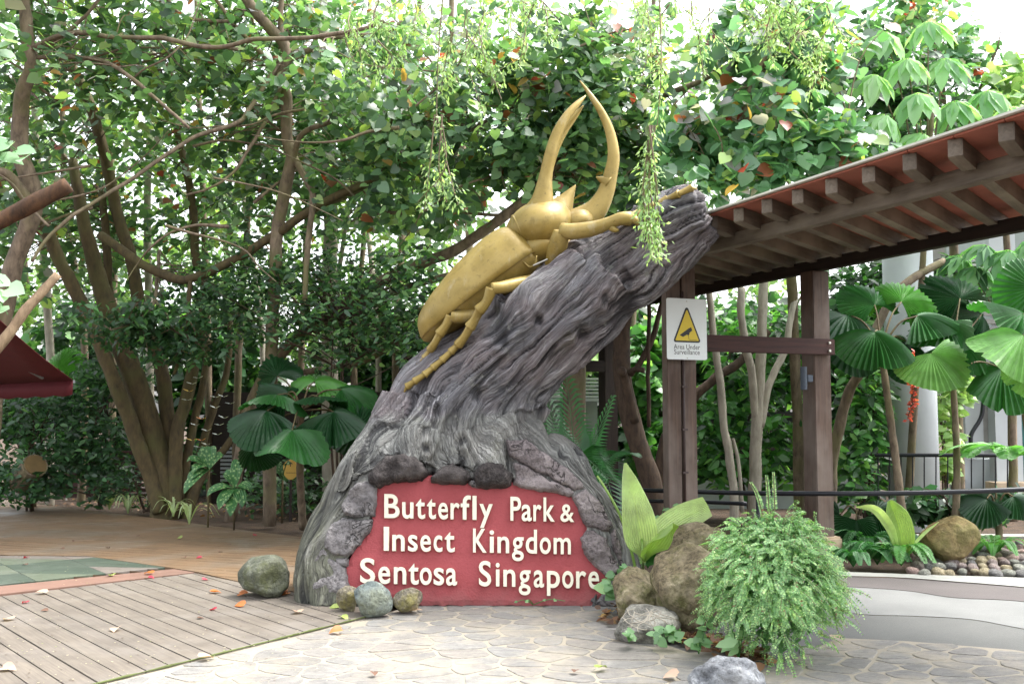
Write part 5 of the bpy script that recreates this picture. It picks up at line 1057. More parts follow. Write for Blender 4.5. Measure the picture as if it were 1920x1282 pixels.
fan_palm('fan_palm', 'fan palm with slanting trunk in front of the white column', g_, P(1652, 655, 10.9), [
    (1640, 572, 11.2, .46, (-.5, .5, .75), (.1, -.8, .6), 'mid'), (1690, 566, 11.2, .46, (.7, .4, .7), (-.1, -.8, .6), 'lime'), (1640, 622, 10.4, .48, (-.1, -.8, -.55), (0, -.7, .9), 'mid'), (1590, 590, 11.2, .46, (-1, -.1, .1), (0, -.5, 1), 'dark'), (1720, 592, 11, .46, (.95, -.3, .05), (0, -.45, 1), 'mid'), (1700, 640, 11.3, .46, (.6, -.3, -.6), (.3, -.7, .8), 'dark'), (1600, 640, 11.4, .44, (-.7, -.3, -.5), (-.3, -.7, .8), 'dark')], .045)
g_ = P(1788, 1000, 10.9); g_[2] = 0
fan_palm('fan_palm', 'fan palm with pale broad leaves right of the white column', g_, P(1786, 700, 11.0), [
    (1746, 662, 10.3, .46, (.4, -.65, -.75), (-.2, -.8, .8), 'light'), (1800, 560, 11.4, .50, (-.3, .3, .5), (0, -.9, .35), 'dark'), (1840, 590, 11.6, .48, (-.8, -.2, .3), (.1, -.7, .7), 'dark'), (1770, 605, 11.0, .44, (-.5, -.5, -.5), (0, -.7, .9), 'mid'), (1805, 640, 11.2, .46, (.5, -.4, -.7), (.3, -.8, .6), 'mid'), (1880, 690, 11.2, .50, (-.8, -.3, -.55), (-.45, -.6, .8), 'mid')], .04)
fan_palm('fan_palm', 'fan palm whose bright leaves fill the right edge', P(1990, 985, 10.2)*[1, 1, 0], P(1960, 660, 10.2), [
    (1918, 628, 9.7, .55, (-.75, -.5, -.45), (-.1, -.8, .8), 'light'), (1918, 588, 10.2, .50, (-.85, -.1, .35), (-.2, -.5, .9), 'mid'), (1965, 680, 9.9, .45, (-.3, -.5, -.8), (-.2, -.9, .5), 'light'), (1940, 540, 10.4, .40, (-.6, .1, .4), (-.2, -1, .3), 'mid')], .05)
g_ = P(1825, 1020, 11); g_[2] = 0
fan_palm('fan_palm', 'small dark fan palm beside the yellow boulder', P(1868, 1030, 10.9)*[1, 1, 0], P(1868, 955, 11.0), [(1850, 935, 10.9, .36, (-.8, -.4, -.3), (0, -.5, 1), 'dark'), (1900, 930, 11, .36, (.8, -.3, -.3), (0, -.5, 1), 'dark'), (1868, 925, 11.1, .34, (0, -.6, -.3), (0, -.5, 1), 'dark')], .04)
fan_palm('fan_palm', 'low dark fan palm behind the ferns at right', P(1610, 1040, 11.2)*[1, 1, 0], P(1610, 965, 11.2), [(1605, 975, 11.0, .30, (-.1, -.5, -.9), (0, -1, .6), 'dark'), (1575, 965, 11.2, .30, (-.8, -.2, -.4), (0, -.9, .6), 'dark'), (1640, 960, 11.2, .3, (.7, -.2, -.2), (0, -.9, .6), 'dark')], .03)
fan_palm('fan_palm', 'dark fan palm deep under the red awning', P(60, 950, 16.2)*[1, 1, 0], P(60, 790, 16.2), [(40, 770, 16, .55, (-.8, -.2, -.4), (0, -1, .6), 'dark'), (100, 760, 16, .5, (.6, -.3, -.2), (0, -1, .5), 'dark'), (110, 690, 16.4, .45, (.1, .3, .9), (0, -1, .2), 'lime'), (60, 750, 16.1, .5, (0, -.6, -.5), (0, -1, .8), 'mid')], .06)
# pleated young palm with long bright blades
def blade(pts, width, mat, parent, name='leaf', pleats=7, fold=.35, side=(1, 0, 0), wp=None):
    """pleated blade along a midrib; width profile over its length"""
    c = spline(np.array(pts), 26); T = unit(np.gradient(c, axis=0)); s = unit(np.array(side, float) - T*(T*np.array(side)).sum(1)[:, None]); n = np.cross(T, s); m = pleats*2
    wp = wp or [.12, .55, .9, 1, .95, .75, .45, .08]; w = np.interp(np.linspace(0, 1, 26), np.linspace(0, 1, len(wp)), wp)*width; V = []
    for i in range(26):
        for j in range(-m, m+1):
            f = j/m; z = abs(f)*fold*w[i] + (.003 if j % 2 else -.003)*min(1, w[i]*12); jag = 1 - (.06 if (j % 2 and i > 18) else 0); V.append(c[i] + s[i]*f*w[i]*jag - n[i]*z)
    k = 2*m+1; F = [(i*k+j, i*k+j+1, (i+1)*k+j+1, (i+1)*k+j) for i in range(25) for j in range(2*m)]
    return obj(name, pymesh(name, V, F), mat, parent)
BL1 = leafmat('blade_yellow_green', '#b4c98c', trans=.45, rough=.4); BL2 = leafmat('blade_green', '#88a656', trans=.45, rough=.4); BL3 = leafmat('blade_dark', '#3d7a35', trans=.4, rough=.4)
yp = thing('young_palm', 'young palm with broad yellow green pleated leaves beside the sign', 'plant', G(1208, 1075))
b0 = P(1205, 1060, 7.9)
blade([P(1207, 1055, 7.9), P(1203, 1010, 7.85), P(1192, 950, 7.8), P(1172, 868, 7.85)], .135, BL1, yp, wp=[.06, .3, .85, 1, 1, .9, .7, .45, .08], fold=.22)
blade([P(1209, 1052, 7.85), P(1216, 1025, 7.75), P(1235, 1000, 7.68), P(1262, 980, 7.62)], .13, BL2, yp, wp=[.06, .3, .7, 1, 1, .95, .8, .55], side=(.8, 0, .5), fold=.55)
blade([P(1210, 1055, 7.95), P(1235, 1010, 8.0), P(1275, 975, 8.05), P(1328, 948, 8.1)], .12, BL1, yp, wp=[.06, .3, .8, 1, 1, .95, .85, .7], side=(.5, .2, .7), fold=.3)
blade([P(1212, 1060, 7.95), P(1228, 1040, 7.95), P(1245, 1020, 7.95), P(1255, 1005, 8)], .07, BL3, yp, side=(.8, 0, .5))
c = spline(np.array([P(1195, 1080, 7.9), P(1178, 1010, 7.85), P(1160, 960, 7.8), P(1135, 915, 7.8), P(1120, 892, 7.85)]), 20); obj('leaf_stalk', pymesh('leaf_stalk', *tube(c, np.linspace(.012, .008, 20), 6), smooth=True), BL2, yp)
for q in ((1203, 1010), (1214, 1025)): 
    c = spline(np.array([G(1206, 1078), P(1206, 1050, 7.9), P(*q, 7.85)]), 8); obj('leaf_stalk', pymesh('leaf_stalk', *tube(c, .010, 6), smooth=True), BL2, yp)
yp2 = thing('young_palm', 'young palm with two pleated blades before the yellow boulder', 'plant', P(1690, 1050, 9.9)*[1, 1, 0])
blade([P(1690, 1045, 9.9), P(1690, 1010, 9.9), P(1680, 970, 9.9), P(1668, 938, 9.9)], .13, BL2, yp2, wp=[.1, .5, .9, 1, 1, .9, .6, .2])
blade([P(1686, 1040, 9.9), P(1668, 990, 9.85), P(1640, 955, 9.8), P(1605, 950, 9.8)], .05, BL1, yp2, side=(.5, 0, .8)); blade([P(1700, 1035, 9.9), P(1730, 1000, 9.9), P(1760, 978, 9.9)], .03, BL1, yp2, side=(0, 1, .3))
# feather palm behind the stump
def frond(pts, n, L, mat, parent, droopz=.5, w=.018, name='frond', vee=.5, r0=.010):
    c = spline(np.array(pts), 40); T = unit(np.gradient(c, axis=0)); V, F = [], []
    base, fb = tube(c, np.linspace(r0, .003, 40), 5); V += list(base); F += fb
    for k in range(n):
        f = .12 + .88*k/(n-1); i = min(38, int(f*39)); p = c[i]; ll = L*math.sin(math.pi*min(1, .15+f*.8))**.7
        side = unit(np.cross(T[i], np.array([0, 0, 1.])))
        for s_ in (-1, 1):
            d = unit(side*s_ + T[i]*.75 + np.array([0, 0, vee*.5])); e = p + d*ll*.55; tip = p + d*ll + np.array([0, 0, -droopz*ll]); wv = unit(np.cross(d, np.cross(side*s_, T[i]) + 1e-4))*w
            o_ = len(V); V += [p, e - wv + np.array([0, 0, -.1*droopz*ll]), tip, e + wv + np.array([0, 0, -.1*droopz*ll])]; F.append((o_, o_+1, o_+2, o_+3))
    return obj(name, pymesh(name, V, F), mat, parent)
FR = leafmat('feather_leaf', '#3b7440', trans=.35, rough=.38); FRL = leafmat('fern_leaf', '#5f9a4e', trans=.4, rough=.5)
fp = thing('feather_palm', 'feather palm with long thin leaflets right behind the stump', 'palm', P(1085, 1010, 10.4)*[1, 1, 0])
q0 = P(1080, 960, 10.4)
for e, m in (((1160, 980, 10.0), (1130, 880, 10.2)), ((1150, 740, 10.6), (1105, 850, 10.5)), ((1010, 700, 10.9), (1050, 830, 10.7)), ((1190, 850, 10.6), (1140, 860, 10.5)), ((1060, 690, 10.8), (1075, 820, 10.6)), ((1145, 900, 9.7), (1085, 850, 10))):
    frond([q0, (q0+P(*m))/2 + [0, 0, .03], P(*m), P(*e)], 34, .42, FR, fp, .35)
# umbrella tree heads, top right
def whorl(parent, c, r, n, mat, tilt=(0, -.3, 1), seed=0):
    rg = np.random.default_rng(seed); z = unit(np.array(tilt, float)); x = unit(np.cross(z, [0, 1, .1])); y = np.cross(z, x); pos, ax, nr, sz = [], [], [], []
    for k in range(n):
        a = 2*math.pi*k/n + rg.uniform(-.1, .1); d = x*math.cos(a) + y*math.sin(a); ax.append(d*.8 - z*.75 + rg.normal(0, .07, 3)); nr.append(z*.8 + d*.7); pos.append(c + d*.03); sz.append(r*rg.uniform(.85, 1.1))
    return np.array(pos), np.array(ax), unit(np.array(nr)), np.array(sz)
def umbrella(label, base, heads, r, pal, group):
    root = thing('umbrella_tree', label, 'tree', base, group); bt = np.array(base); top_ = np.mean([P(*h[:3]) for h in heads], axis=0); c = spline(np.array([bt, (bt+top_)/2, top_]), 16)
    obj('trunk', pymesh('trunk', *tube(c, np.linspace(.06, .03, 16), 8), smooth=True), BARK1, root)
    for i, (px, py, Yh) in enumerate(heads):
        h = P(px, py, Yh); c2 = spline(np.array([c[10], (c[12]+h)/2 + [0, 0, -.1], h]), 10); st_ = tube(c2, np.linspace(.016, .006, 10), 5); obj('branch', pymesh('branch', *st_, smooth=True), BARK1, root)
        pos, ax, nr, sz = whorl(root, h, r, 12, None, (random.uniform(-.3, .3), -.55, 1), i); obj('leaf_whorl', scatter('leaf_whorl', OVAL_V*np.array([1.0, 1, 1.5]), OVAL_F, pos, ax, nr, sz, palette(pal, len(pos), .12)), LEAFS, root)
umbrella('umbrella tree with drooping leaf whorls above the roof', P(1700, 985, 13.2)*[1, 1, 0], [(1660, 60, 12), (1740, 40, 12), (1700, 110, 11.8), (1770, 110, 12), (1640, 140, 11.7), (1720, 175, 11.6), (1790, 190, 12), (1660, 215, 11.6), (1730, 250, 11.6), (1820, 240, 12), (1850, 170, 12.2), (1640, 280, 11.8), (1780, 290, 11.8), (1690, 300, 12), (1870, 260, 12.2), (1900, 200, 12.4)], .42, [(20, '#7aa870'), (16, '#90b782'), (10, '#5f935c')], 'umbrella trees')
umbrella('umbrella tree with long leaves under the roof at right edge', P(1960, 985, 12.2)*[1, 1, 0], [(1890, 470, 11.8), (1850, 460, 12), (1920, 500, 11.6), (1830, 500, 12.2), (1900, 530, 11.9), (1940, 450, 11.7), (1800, 480, 12.4)], .36, [(20, '#4f8450'), (16, '#6a9c64'), (10, '#2f5f38')], 'umbrella trees')
shrub('glossy_shrub', 'dark green bush behind the umbrella tree whorls', [(1700, 200, 13.6, 150, 130, .7), (1640, 120, 13.8, 110, 110, .7)], 1500, PAL_DARK + [(10, '#4f8350')], (.18, .28), tw=30)
shrub('broadleaf_shrub', 'dense dark foliage between the roof and the right palms', [(1620, 560, 14.6, 110, 70, .7), (1800, 520, 14.8, 120, 50, .6), (1700, 520, 15, 120, 60, .6)], 1700, PAL_DARK + [(16, '#3f7a3a')], (.16, .24), tw=40)
tree('pale_tree', 'pale leafy crown above the roof at the right edge', [([(1900, 985, 14.6), (1895, 600, 14.5), (1880, 350, 14.4), (1870, 240, 14.4)], 9, 4)], [(1860, 260, 14.2, 130, 90, .8), (1790, 330, 13.6, 120, 60, .6), (1930, 180, 14.6, 90, 90, .6)], 1300, [(20, '#7f9f66'), (16, '#94ae7c'), (10, '#658a55')], (.16, .26), tw=40)
# red flower spike
fl = thing('flower_spike', 'hanging spike of small red flowers before the white column', 'flower', P(1700, 660, 10.6))
c = spline(np.array([P(1695, 652, 10.6), P(1708, 690, 10.55), P(1712, 740, 10.5), P(1702, 785, 10.5)]), 30); obj('stem', pymesh('stem', *tube(c, .005, 5)), BARK3, fl)
m = 170; i_ = rng.integers(2, 30, m); pos = c[i_] + rng.normal(0, .035, (m, 3))*(1.15-i_[:, None]/34); a_ = rng.normal(size=(m, 3)); obj('blossoms', scatter('blossoms', PIN_V, PIN_F, pos, a_, unit(rng.normal(size=(m, 3))), rng.uniform(.035, .06, m), palette([(10, '#b03524'), (6, '#c24a32')], m)), LEAFS, fl)
# tree fern fronds at right, ferns by the kerb, cover plants
def fern(label, base, n, L, mat, spread=1.0, lift=.5, group=None, nl=22, leaf=.09, name='fern', w=.012):
    root = thing(name, label, 'fern', base, group); b = np.array(base)
    for k in range(n):
        a = 2*math.pi*k/n + random.uniform(-.3, .3); d = np.array([math.cos(a), math.sin(a)*.8, 0])*spread; l = L*random.uniform(.75, 1.15)
        frond([b, b + d*l*.4 + [0, 0, l*lift], b + d*l*.8 + [0, 0, l*lift*.95], b + d*l*1.1 + [0, 0, l*lift*.35]], nl, leaf*l/.4, mat, root, .15, w, vee=.1, r0=.004)
    return root
FRD = leafmat('fern_leaf_dark', '#3d7a3f', trans=.35, rough=.5)
fern('arching tree fern before the teal door', P(1900, 985, 10.6)*[1, 1, 0] + np.array([0, 0, 1.0]), 7, .6, FRL, 1, .25, None, 30, .12, 'tree_fern', .02)
for i, (x, y, L, lb) in enumerate([(1600, 1062, .34, 'fern at the kerb next to the post plinth'), (1645, 1058, .36, 'feathery fern second from the post plinth'), (1690, 1060, .34, 'feathery fern left of the pebbles'), (1730, 1040, .28, 'small fern in front of the yellow boulder'), (1625, 1035, .36, 'taller fern behind the kerb ferns'), (1670, 1030, .34, 'fern at the foot of the young palm'), (1865, 1045, .32, 'pale fern growing among the pebbles')]):
    fern(lb, G(x, y), 12, L, FRL if i in (6, 2) else FRD, 1, .55, 'ferns by the kerb')
# ================================================================== ROCKS
def boulder(name, label, px, py, Yb, rx, ry, rz, mat, seed, cat='rock', amp=.22, cuts=5, group=None, sink=.25, rot=0.0, sub=5):
    """px,py: where the rock's middle shows; radii in metres"""
    c = P(px, py, Yb); bm = bmesh.new(); bmesh.ops.create_icosphere(bm, subdivisions=sub, radius=1); me = bpy.data.meshes.new(name); bm.to_mesh(me); bm.free()
    n = len(me.vertices); a = np.zeros(n*3); me.vertices.foreach_get('co', a); a = a.reshape(-1, 3); rg = np.random.default_rng(seed)
    for _ in range(cuts):
        d = unit(rg.normal(size=3)*np.array([1, 1, .8])); h = rg.uniform(.62, .86); s = a @ d; a = a - np.outer(np.maximum(s-h, 0)*.9, d)
    a = a*(1 + amp*fbm(a*1.1 + seed*3.1, 3)[:, None]*.6); a = a + unit(a)*(amp*.10*fbm(a*5 + seed, 3)[:, None])
    co, si = math.cos(rot), math.sin(rot); a = a*np.array([rx, ry, rz]); a = np.column_stack([a[:, 0]*co - a[:, 2]*si, a[:, 1], a[:, 0]*si + a[:, 2]*co])
    me.vertices.foreach_set('co', a.astype(np.float32).ravel()); me.polygons.foreach_set('use_smooth', [True]*len(me.polygons)); me.update()
    o = obj(name, me, mat, None, Matrix.Translation(c)); return tag(o, label, cat, group)
MOSSY = rockmat('mossy_brown_rock', '#5c5341', '#85795f', '#b3a88f', '#45461c', 5); MOSS2 = rockmat('grey_mossy_rock', '#4c5044', '#686b5d', '#83857a', '#4a4e2e', 7)
GREYR = rockmat('grey_rock', '#5d5f63', '#83868a', '#acaeb0', None, 6); ROOTED = rockmat('pale_veined_rock', '#585750', '#84827a', '#b9b6ab', None, 9); TANR = rockmat('tan_stone', '#5f5a4d', '#7f786a', '#9a9385', '#686231', 5); YELR = rockmat('yellow_boulder', '#6d5d3a', '#8a774e', '#a0916c', '#5f5b35', 3); BLUR = rockmat('blue_grey_stone', '#56605f', '#707a78', '#8f9690', '#6b7060', 5)
boulder('boulder', 'rounded mossy boulder at left foot of the stump', 497, 1082, 8.35, .215, .20, .185, MOSS2, 3, amp=.2, cuts=4)
boulder('stone', 'small tan stone at the red panel corner', 655, 1122, 7.72, .095, .09, .10, TANR, 5, amp=.28, cuts=5)
boulder('stone', 'blue grey stone between two tan stones before the panel', 698, 1124, 7.58, .155, .12, .135, BLUR, 8, amp=.22, cuts=5)
boulder('stone', 'yellowish stone right of the blue grey stone', 765, 1124, 7.70, .115, .10, .085, TANR, 11, amp=.26, cuts=6, rot=.25)
boulder('boulder', 'upper mossy brown boulder beside the young palm', 1308, 1036, 7.9, .30, .25, .22, MOSSY, 21, amp=.3, cuts=6)
boulder('boulder', 'largest mossy brown boulder left of the fern bush', 1296, 1108, 7.0, .33, .30, .30, MOSSY, 27, amp=.32, cuts=8)
boulder('boulder', 'slanting mossy boulder against the largest boulder', 1192, 1118, 7.4, .20, .25, .19, MOSSY, 33, amp=.28, cuts=6, rot=.5)
boulder('rock', 'low grey rock covered with pale roots by the leaf litter', 1212, 1172, 6.85, .235, .2, .135, ROOTED, 39, amp=.2, cuts=4)
boulder('rock', 'dark grey peaked rock at the bottom edge', 1366, 1285, 5.45, .20, .16, .16, GREYR, 46, amp=.45, cuts=8)
boulder('boulder', 'angular yellow boulder at the pebble bed', 1778, 1008, 10.15, .30, .25, .24, YELR, 53, amp=.12, cuts=14)
for i, (x, y, r_, l) in enumerate([(60, 870, .5, 'pale cut log end under the red awning')]):
    c = P(62, 880, 15.0); lg = thing('cut_log', l, 'log', c); q = tube(np.array([P(40, 905, 15.2), P(66, 872, 14.8)]), .18, 16); obj('log_body', pymesh('log_body', *q, smooth=False), BARK1, lg)
    d = P(66, 872, 14.79); obj('cut_face', pymesh('cut_face', *tube(np.array([P(66, 872, 14.8), P(67, 871, 14.79)]), .16, 16)), plain('cut_wood', '#6d5836', .8), lg)
# pale roots over the grey rock
rt = thing('surface_roots', 'pale thin roots spread over the low grey rock', 'roots', G(1212, 1180))
rk = bpy.data.objects['rock']; dgx = bpy.context.evaluated_depsgraph_get(); bmx = bmesh.new(); bmx.from_mesh(rk.data); bmx.transform(rk.matrix_basis); RB = BVHTree.FromBMesh(bmx); bmx.free()
for k in range(16):
    x, y = random.uniform(1165, 1255), random.uniform(1140, 1155); a = random.uniform(-1.2, 1.2); pp = []
    for i in range(12):
        d = Vector(ray(x, y)).normalized(); r = RB.ray_cast(Vector((0, 0, CAMH)), d)
        if r[0] is not None: pp.append(np.array(r[0] - d*.002))
        a += random.uniform(-.5, .5); x += 6*math.sin(a); y += 4*abs(math.cos(a))
    if len(pp) > 3: obj('root', pymesh('root', *tube(np.array(pp), .0035, 5), smooth=True), BARK2, rt)
# pebbles
PEB = [rockmat('pebble_%d' % i, *c, None, 8) for i, c in enumerate([('#8a7a76', '#a89893', '#c2b5b0'), ('#96847e', '#b59b92', '#cbb2a8'), ('#878a80', '#a6a89c', '#c4c4b8'), ('#6d6c6b', '#8b8a88', '#a8a7a5'), ('#a09273', '#bbad8c', '#d0c6aa')])]
pm_ = []
for i in range(6):
    bm = bmesh.new(); bmesh.ops.create_icosphere(bm, subdivisions=3, radius=1); me = bpy.data.meshes.new('pebble'); bm.to_mesh(me); bm.free(); n = len(me.vertices); a = np.zeros(n*3); me.vertices.foreach_get('co', a); a = a.reshape(-1, 3)
    a = a*(1 + .16*perlin(a*1.2 + i*5)[:, None]); me.vertices.foreach_set('co', a.astype(np.float32).ravel()); me.polygons.foreach_set('use_smooth', [True]*len(me.polygons)); me.update(); pm_.append(me)
cnt = 0
for row, (yy, x0, x1, st) in enumerate([(1072, 1702, 1990, 23), (1064, 1712, 1990, 22), (1056, 1726, 1990, 21), (1049, 1738, 1990, 20), (1043, 1748, 1990, 20), (1036, 1845, 1990, 20), (1029, 1850, 1990, 20), (1022, 1856, 1990, 22)]):
    x = x0 + random.uniform(0, 10)
    while x < x1:
        w = random.uniform(.05, .085); c = G(x, yy + random.uniform(-2, 2) + (x-1702)*.012); me = pm_[cnt % 6].copy(); me.materials.clear(); me.materials.append(random.choice(PEB))
        o = obj('pebble', me, None, None, Matrix.Translation((c[0], c[1], .0 + row*.006)) @ Euler((random.uniform(-.3, .3), random.uniform(-.3, .3), random.uniform(0, 3))).to_matrix().to_4x4() @ Matrix.Diagonal((w, w*random.uniform(.65, .9), w*random.uniform(.5, .7), 1)))
        tag(o, 'rounded river pebble lying in the bed beside the path', 'pebble', 'pebbles in the bed by the path'); x += st*random.uniform(.8, 1.15); cnt += 1
# ================================================================== FERN BUSH
fbush = thing('fern_bush', 'bright green feathery fern bush in front of the boulders', 'bush', G(1450, 1235))
bc_ = P(1450, 1092, 6.25); pos, ax, nr, sz, st = [], [], [], [], []
BR = np.array([.38, .36, .50])
for k in range(2100):
    u = unit(rng.normal(size=3)); u[2] = abs(u[2])*1.0 - .35 if rng.random() < .75 else u[2]; u = unit(u)
    if u[1] > .55: continue
    s0 = bc_ + u*BR*rng.uniform(.72, .97)*(1 + .30*perlin(np.array([u*1.9 + 5]))[0] + .17*perlin(np.array([u*4.6 + 3]))[0])*(1.04 - .16*max(0, u[2])); t0 = unit(np.array([u[0]*.9, u[1]*.9, max(-.2, u[2]*.55)]) + rng.normal(0, .45, 3)); L = rng.uniform(.06, .15); m = 13
    c = np.array([s0 + t0*L*f + np.array([0, 0, -.40*L*f*f]) for f in np.linspace(0, 1, m)]); T = unit(np.gradient(c, axis=0)); nrm_ = unit(u + rng.normal(0, .25, 3) + np.array([0, -.2, .3])); side = unit(np.cross(T, nrm_))
    if k % 3 == 0: st.append(tube(c[::3], .0018, 3))
    for i in range(1, m):
        for s_ in (-1, 1):
            ll = .0185*math.sin(math.pi*(.12 + .8*i/m))**.6*rng.uniform(.8, 1.2)
            pos.append(c[i]); ax.append(side[i]*s_ + T[i]*.55 + np.array([0, 0, -.15])); nr.append(nrm_ + rng.normal(0, .25, 3)); sz.append(ll)
# a few tall wands on top
for x, y, x2, y2 in ((1442, 955, 1437, 892), (1453, 958, 1450, 886), (1430, 965, 1408, 905), (1540, 1090, 1585, 1112)):
    a, b = P(x, y, 6.2), P(x2, y2, 6.15); c = spline(np.array([a, (a+b)/2 + [0, 0, .03], b]), 22); T = unit(np.gradient(c, axis=0)); st.append(tube(c, .003, 4))
    for i in range(1, 22):
        for s_ in (-1, 1): pos.append(c[i]); ax.append(np.array([s_*.9, -.2, .2]) + T[i]*.4); nr.append(np.array([0, -1, .5])); sz.append(.022*(1-.5*i/22))
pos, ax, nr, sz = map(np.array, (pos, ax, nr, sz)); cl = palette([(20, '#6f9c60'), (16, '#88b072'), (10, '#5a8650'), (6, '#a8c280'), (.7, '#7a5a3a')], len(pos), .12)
o = obj('fronds', scatter('fronds', PIN_V, PIN_F, pos, ax, unit(nr), sz, cl, 1.25), LEAFS, fbush); o['kind'] = 'stuff'
obj('stems', pymesh('stems', *merge(st)), BARK1, fbush)
# woody core so that the bush is not see-through
core = []
for k in range(26):
    u = unit(rng.normal(size=3)); u[2] = abs(u[2]); core.append(tube(spline(np.array([G(1450, 1235) + [0, .25, 0], bc_ + u*BR*.3, bc_ + u*BR*.8]), 8), np.linspace(.008, .003, 8), 5))
obj('branches', pymesh('branches', *merge(core), smooth=True), BARK3, fbush)
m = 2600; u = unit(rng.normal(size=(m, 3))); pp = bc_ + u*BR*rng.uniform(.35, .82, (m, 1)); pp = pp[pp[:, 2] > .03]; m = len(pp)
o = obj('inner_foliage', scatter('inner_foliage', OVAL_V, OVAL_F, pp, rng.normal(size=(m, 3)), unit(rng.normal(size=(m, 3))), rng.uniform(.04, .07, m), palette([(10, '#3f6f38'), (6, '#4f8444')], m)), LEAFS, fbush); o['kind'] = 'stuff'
# compound-leaf weeds in the bush's face and by the rocks
def sprig(name, label, base, tips, mat, size, group=None, tpl='heart', cat='plant', n=7):
    root = thing(name, label, cat, base, group); b = np.array(base)
    for tp in tips:
        e = P(*tp); c = spline(np.array([b, (b+e)/2 + [0, -.02, .03], e]), 14); obj('stem', pymesh('stem', *tube(c, .003, 4)), BL3, root); q = c[5:]; k = len(q)
        m = n; ii = rng.integers(0, k, m); T = dict(heart=(HEART_V, HEART_F), oval=(OVAL_V, OVAL_F))[tpl]; a = np.column_stack([rng.normal(0, 1, m), rng.normal(-.4, .4, m), rng.normal(-.2, .3, m)]); nn_ = unit(np.column_stack([rng.normal(0, .3, m), rng.normal(-.7, .2, m), rng.normal(.8, .2, m)]))
        for i in range(m): obj('leaf', scatter('leaf', *T, q[ii[i]][None], a[i][None], nn_[i][None], size*rng.uniform(.7, 1.15, 1), palette(mat, 1, .12)), LEAFS, root)
PV = [(10, '#5f8a55'), (8, '#769f69'), (5, '#4f7a48')]
sprig('creeping_vine', 'light green heart-leaved vine at the right corner of the panel', G(1165, 1120), [(1150, 1075, 7.6), (1140, 1095, 7.5), (1165, 1060, 7.7), (1185, 1065, 7.7), (1150, 1112, 7.4), (1132, 1105, 7.45), (1175, 1085, 7.6), (1195, 1090, 7.6)], PV, .085, 'small vines by the rocks', n=6)
sprig('creeping_vine', 'small vine on left end of the low grey rock', G(1180, 1205), [(1172, 1185, 6.55), (1185, 1180, 6.5), (1178, 1195, 6.5)], PV, .065, 'small vines by the rocks', n=3)
sprig('creeping_vine', 'small vine trailing on the right end of the low grey rock', G(1240, 1205), [(1225, 1188, 6.5), (1245, 1178, 6.5), (1262, 1170, 6.5), (1275, 1180, 6.5), (1235, 1200, 6.4), (1270, 1195, 6.45)], PV, .062, 'small vines by the rocks', n=4)
sprig('creeping_vine', 'small vine below the largest boulder', G(1310, 1225), [(1300, 1205, 6.4), (1320, 1200, 6.35), (1312, 1190, 6.4), (1330, 1160, 6.4), (1325, 1140, 6.45)], PV, .06, 'small vines by the rocks', n=3)
sprig('weed', 'broad-leaved weed at the foot of the fern bush', G(1385, 1235), [(1370, 1175, 6.1), (1395, 1180, 6.05), (1385, 1200, 6.0), (1362, 1195, 6.1)], [(1, '#759c66')], .13, None, 'oval', n=2)
sprig('weed', 'bushy green seedlings behind the young palm', G(1215, 1065), [(1180, 1030, 8.15), (1260, 955, 8.3), (1245, 950, 8.3), (1275, 945, 8.3), (1230, 1050, 8.1), (1185, 1010, 8.2), (1210, 1040, 8.1)], PV, .10, None, 'oval', n=5)
sprig('weed', 'tiny green seedlings rooted along the panel foot', G(1000, 1133), [(984, 1127, 7.85), (1060, 1126, 7.85), (967, 1128, 7.85)], PV, .03, None, n=2)
# ================================================================== SMALL PLANTS ON THE LEFT
t = NT('spotted_leaf'); v = t.coord('Object'); vo = t.n('TexVoronoi'); vo.inputs['Scale'].default_value = 26; t.l(v, vo.inputs['Vector'])
t.set(color=t.ramp(vo.outputs['Distance'], [(.2, '#86a468'), (.45, '#356632')]), rough=.4); SPOT = t.m
def rosette(name, label, base, leaves, w, mat, group=None, cat='plant'):
    root = thing(name, label, cat, (base[0], base[1], 0), group); b = np.array(base); g0 = np.array([base[0], base[1], 0.])
    obj('stem', pymesh('stem', *tube(np.array([g0, b]), .014, 6), smooth=True), BARK4, root)
    for (x, y, Yl) in leaves:
        e = P(x, y, Yl); blade([b, b*.6 + e*.4 + [0, 0, .07], e*.8 + b*.2 + [0, 0, .06], e], w, mat, root, pleats=3, fold=.15, side=np.cross(e-b, [0, -.5, 1]), wp=[.1, .6, .95, 1, .85, .5, .05])
b = P(440, 915, 13.0)
rosette('spotted_plant', 'lower spotted plant with broad pale-veined leaves at deck edge', b, [(388, 930, 12.8), (418, 890, 13), (448, 862, 13.1), (470, 922, 12.9), (432, 968, 12.7), (410, 955, 12.7), (455, 950, 12.8)], .085, SPOT, 'spotted plants')
b = P(392, 880, 13.3)
rosette('spotted_plant', 'upper spotted plant left of the slatted door', b, [(350, 865, 13.2), (352, 905, 13.1), (345, 925, 13), (395, 838, 13.4), (420, 855, 13.4), (372, 845, 13.3), (362, 885, 13.1)], .085, SPOT, 'spotted plants')
rosette('spotted_plant', 'small spotted plant before the yellow round sign', P(530, 900, 13.8), [(512, 868, 13.8), (540, 872, 13.7), (505, 885, 13.7)], .07, SPOT, 'spotted plants')
SPI = leafmat('striped_grass_leaf', '#a9bb86', trans=.3, rough=.5)
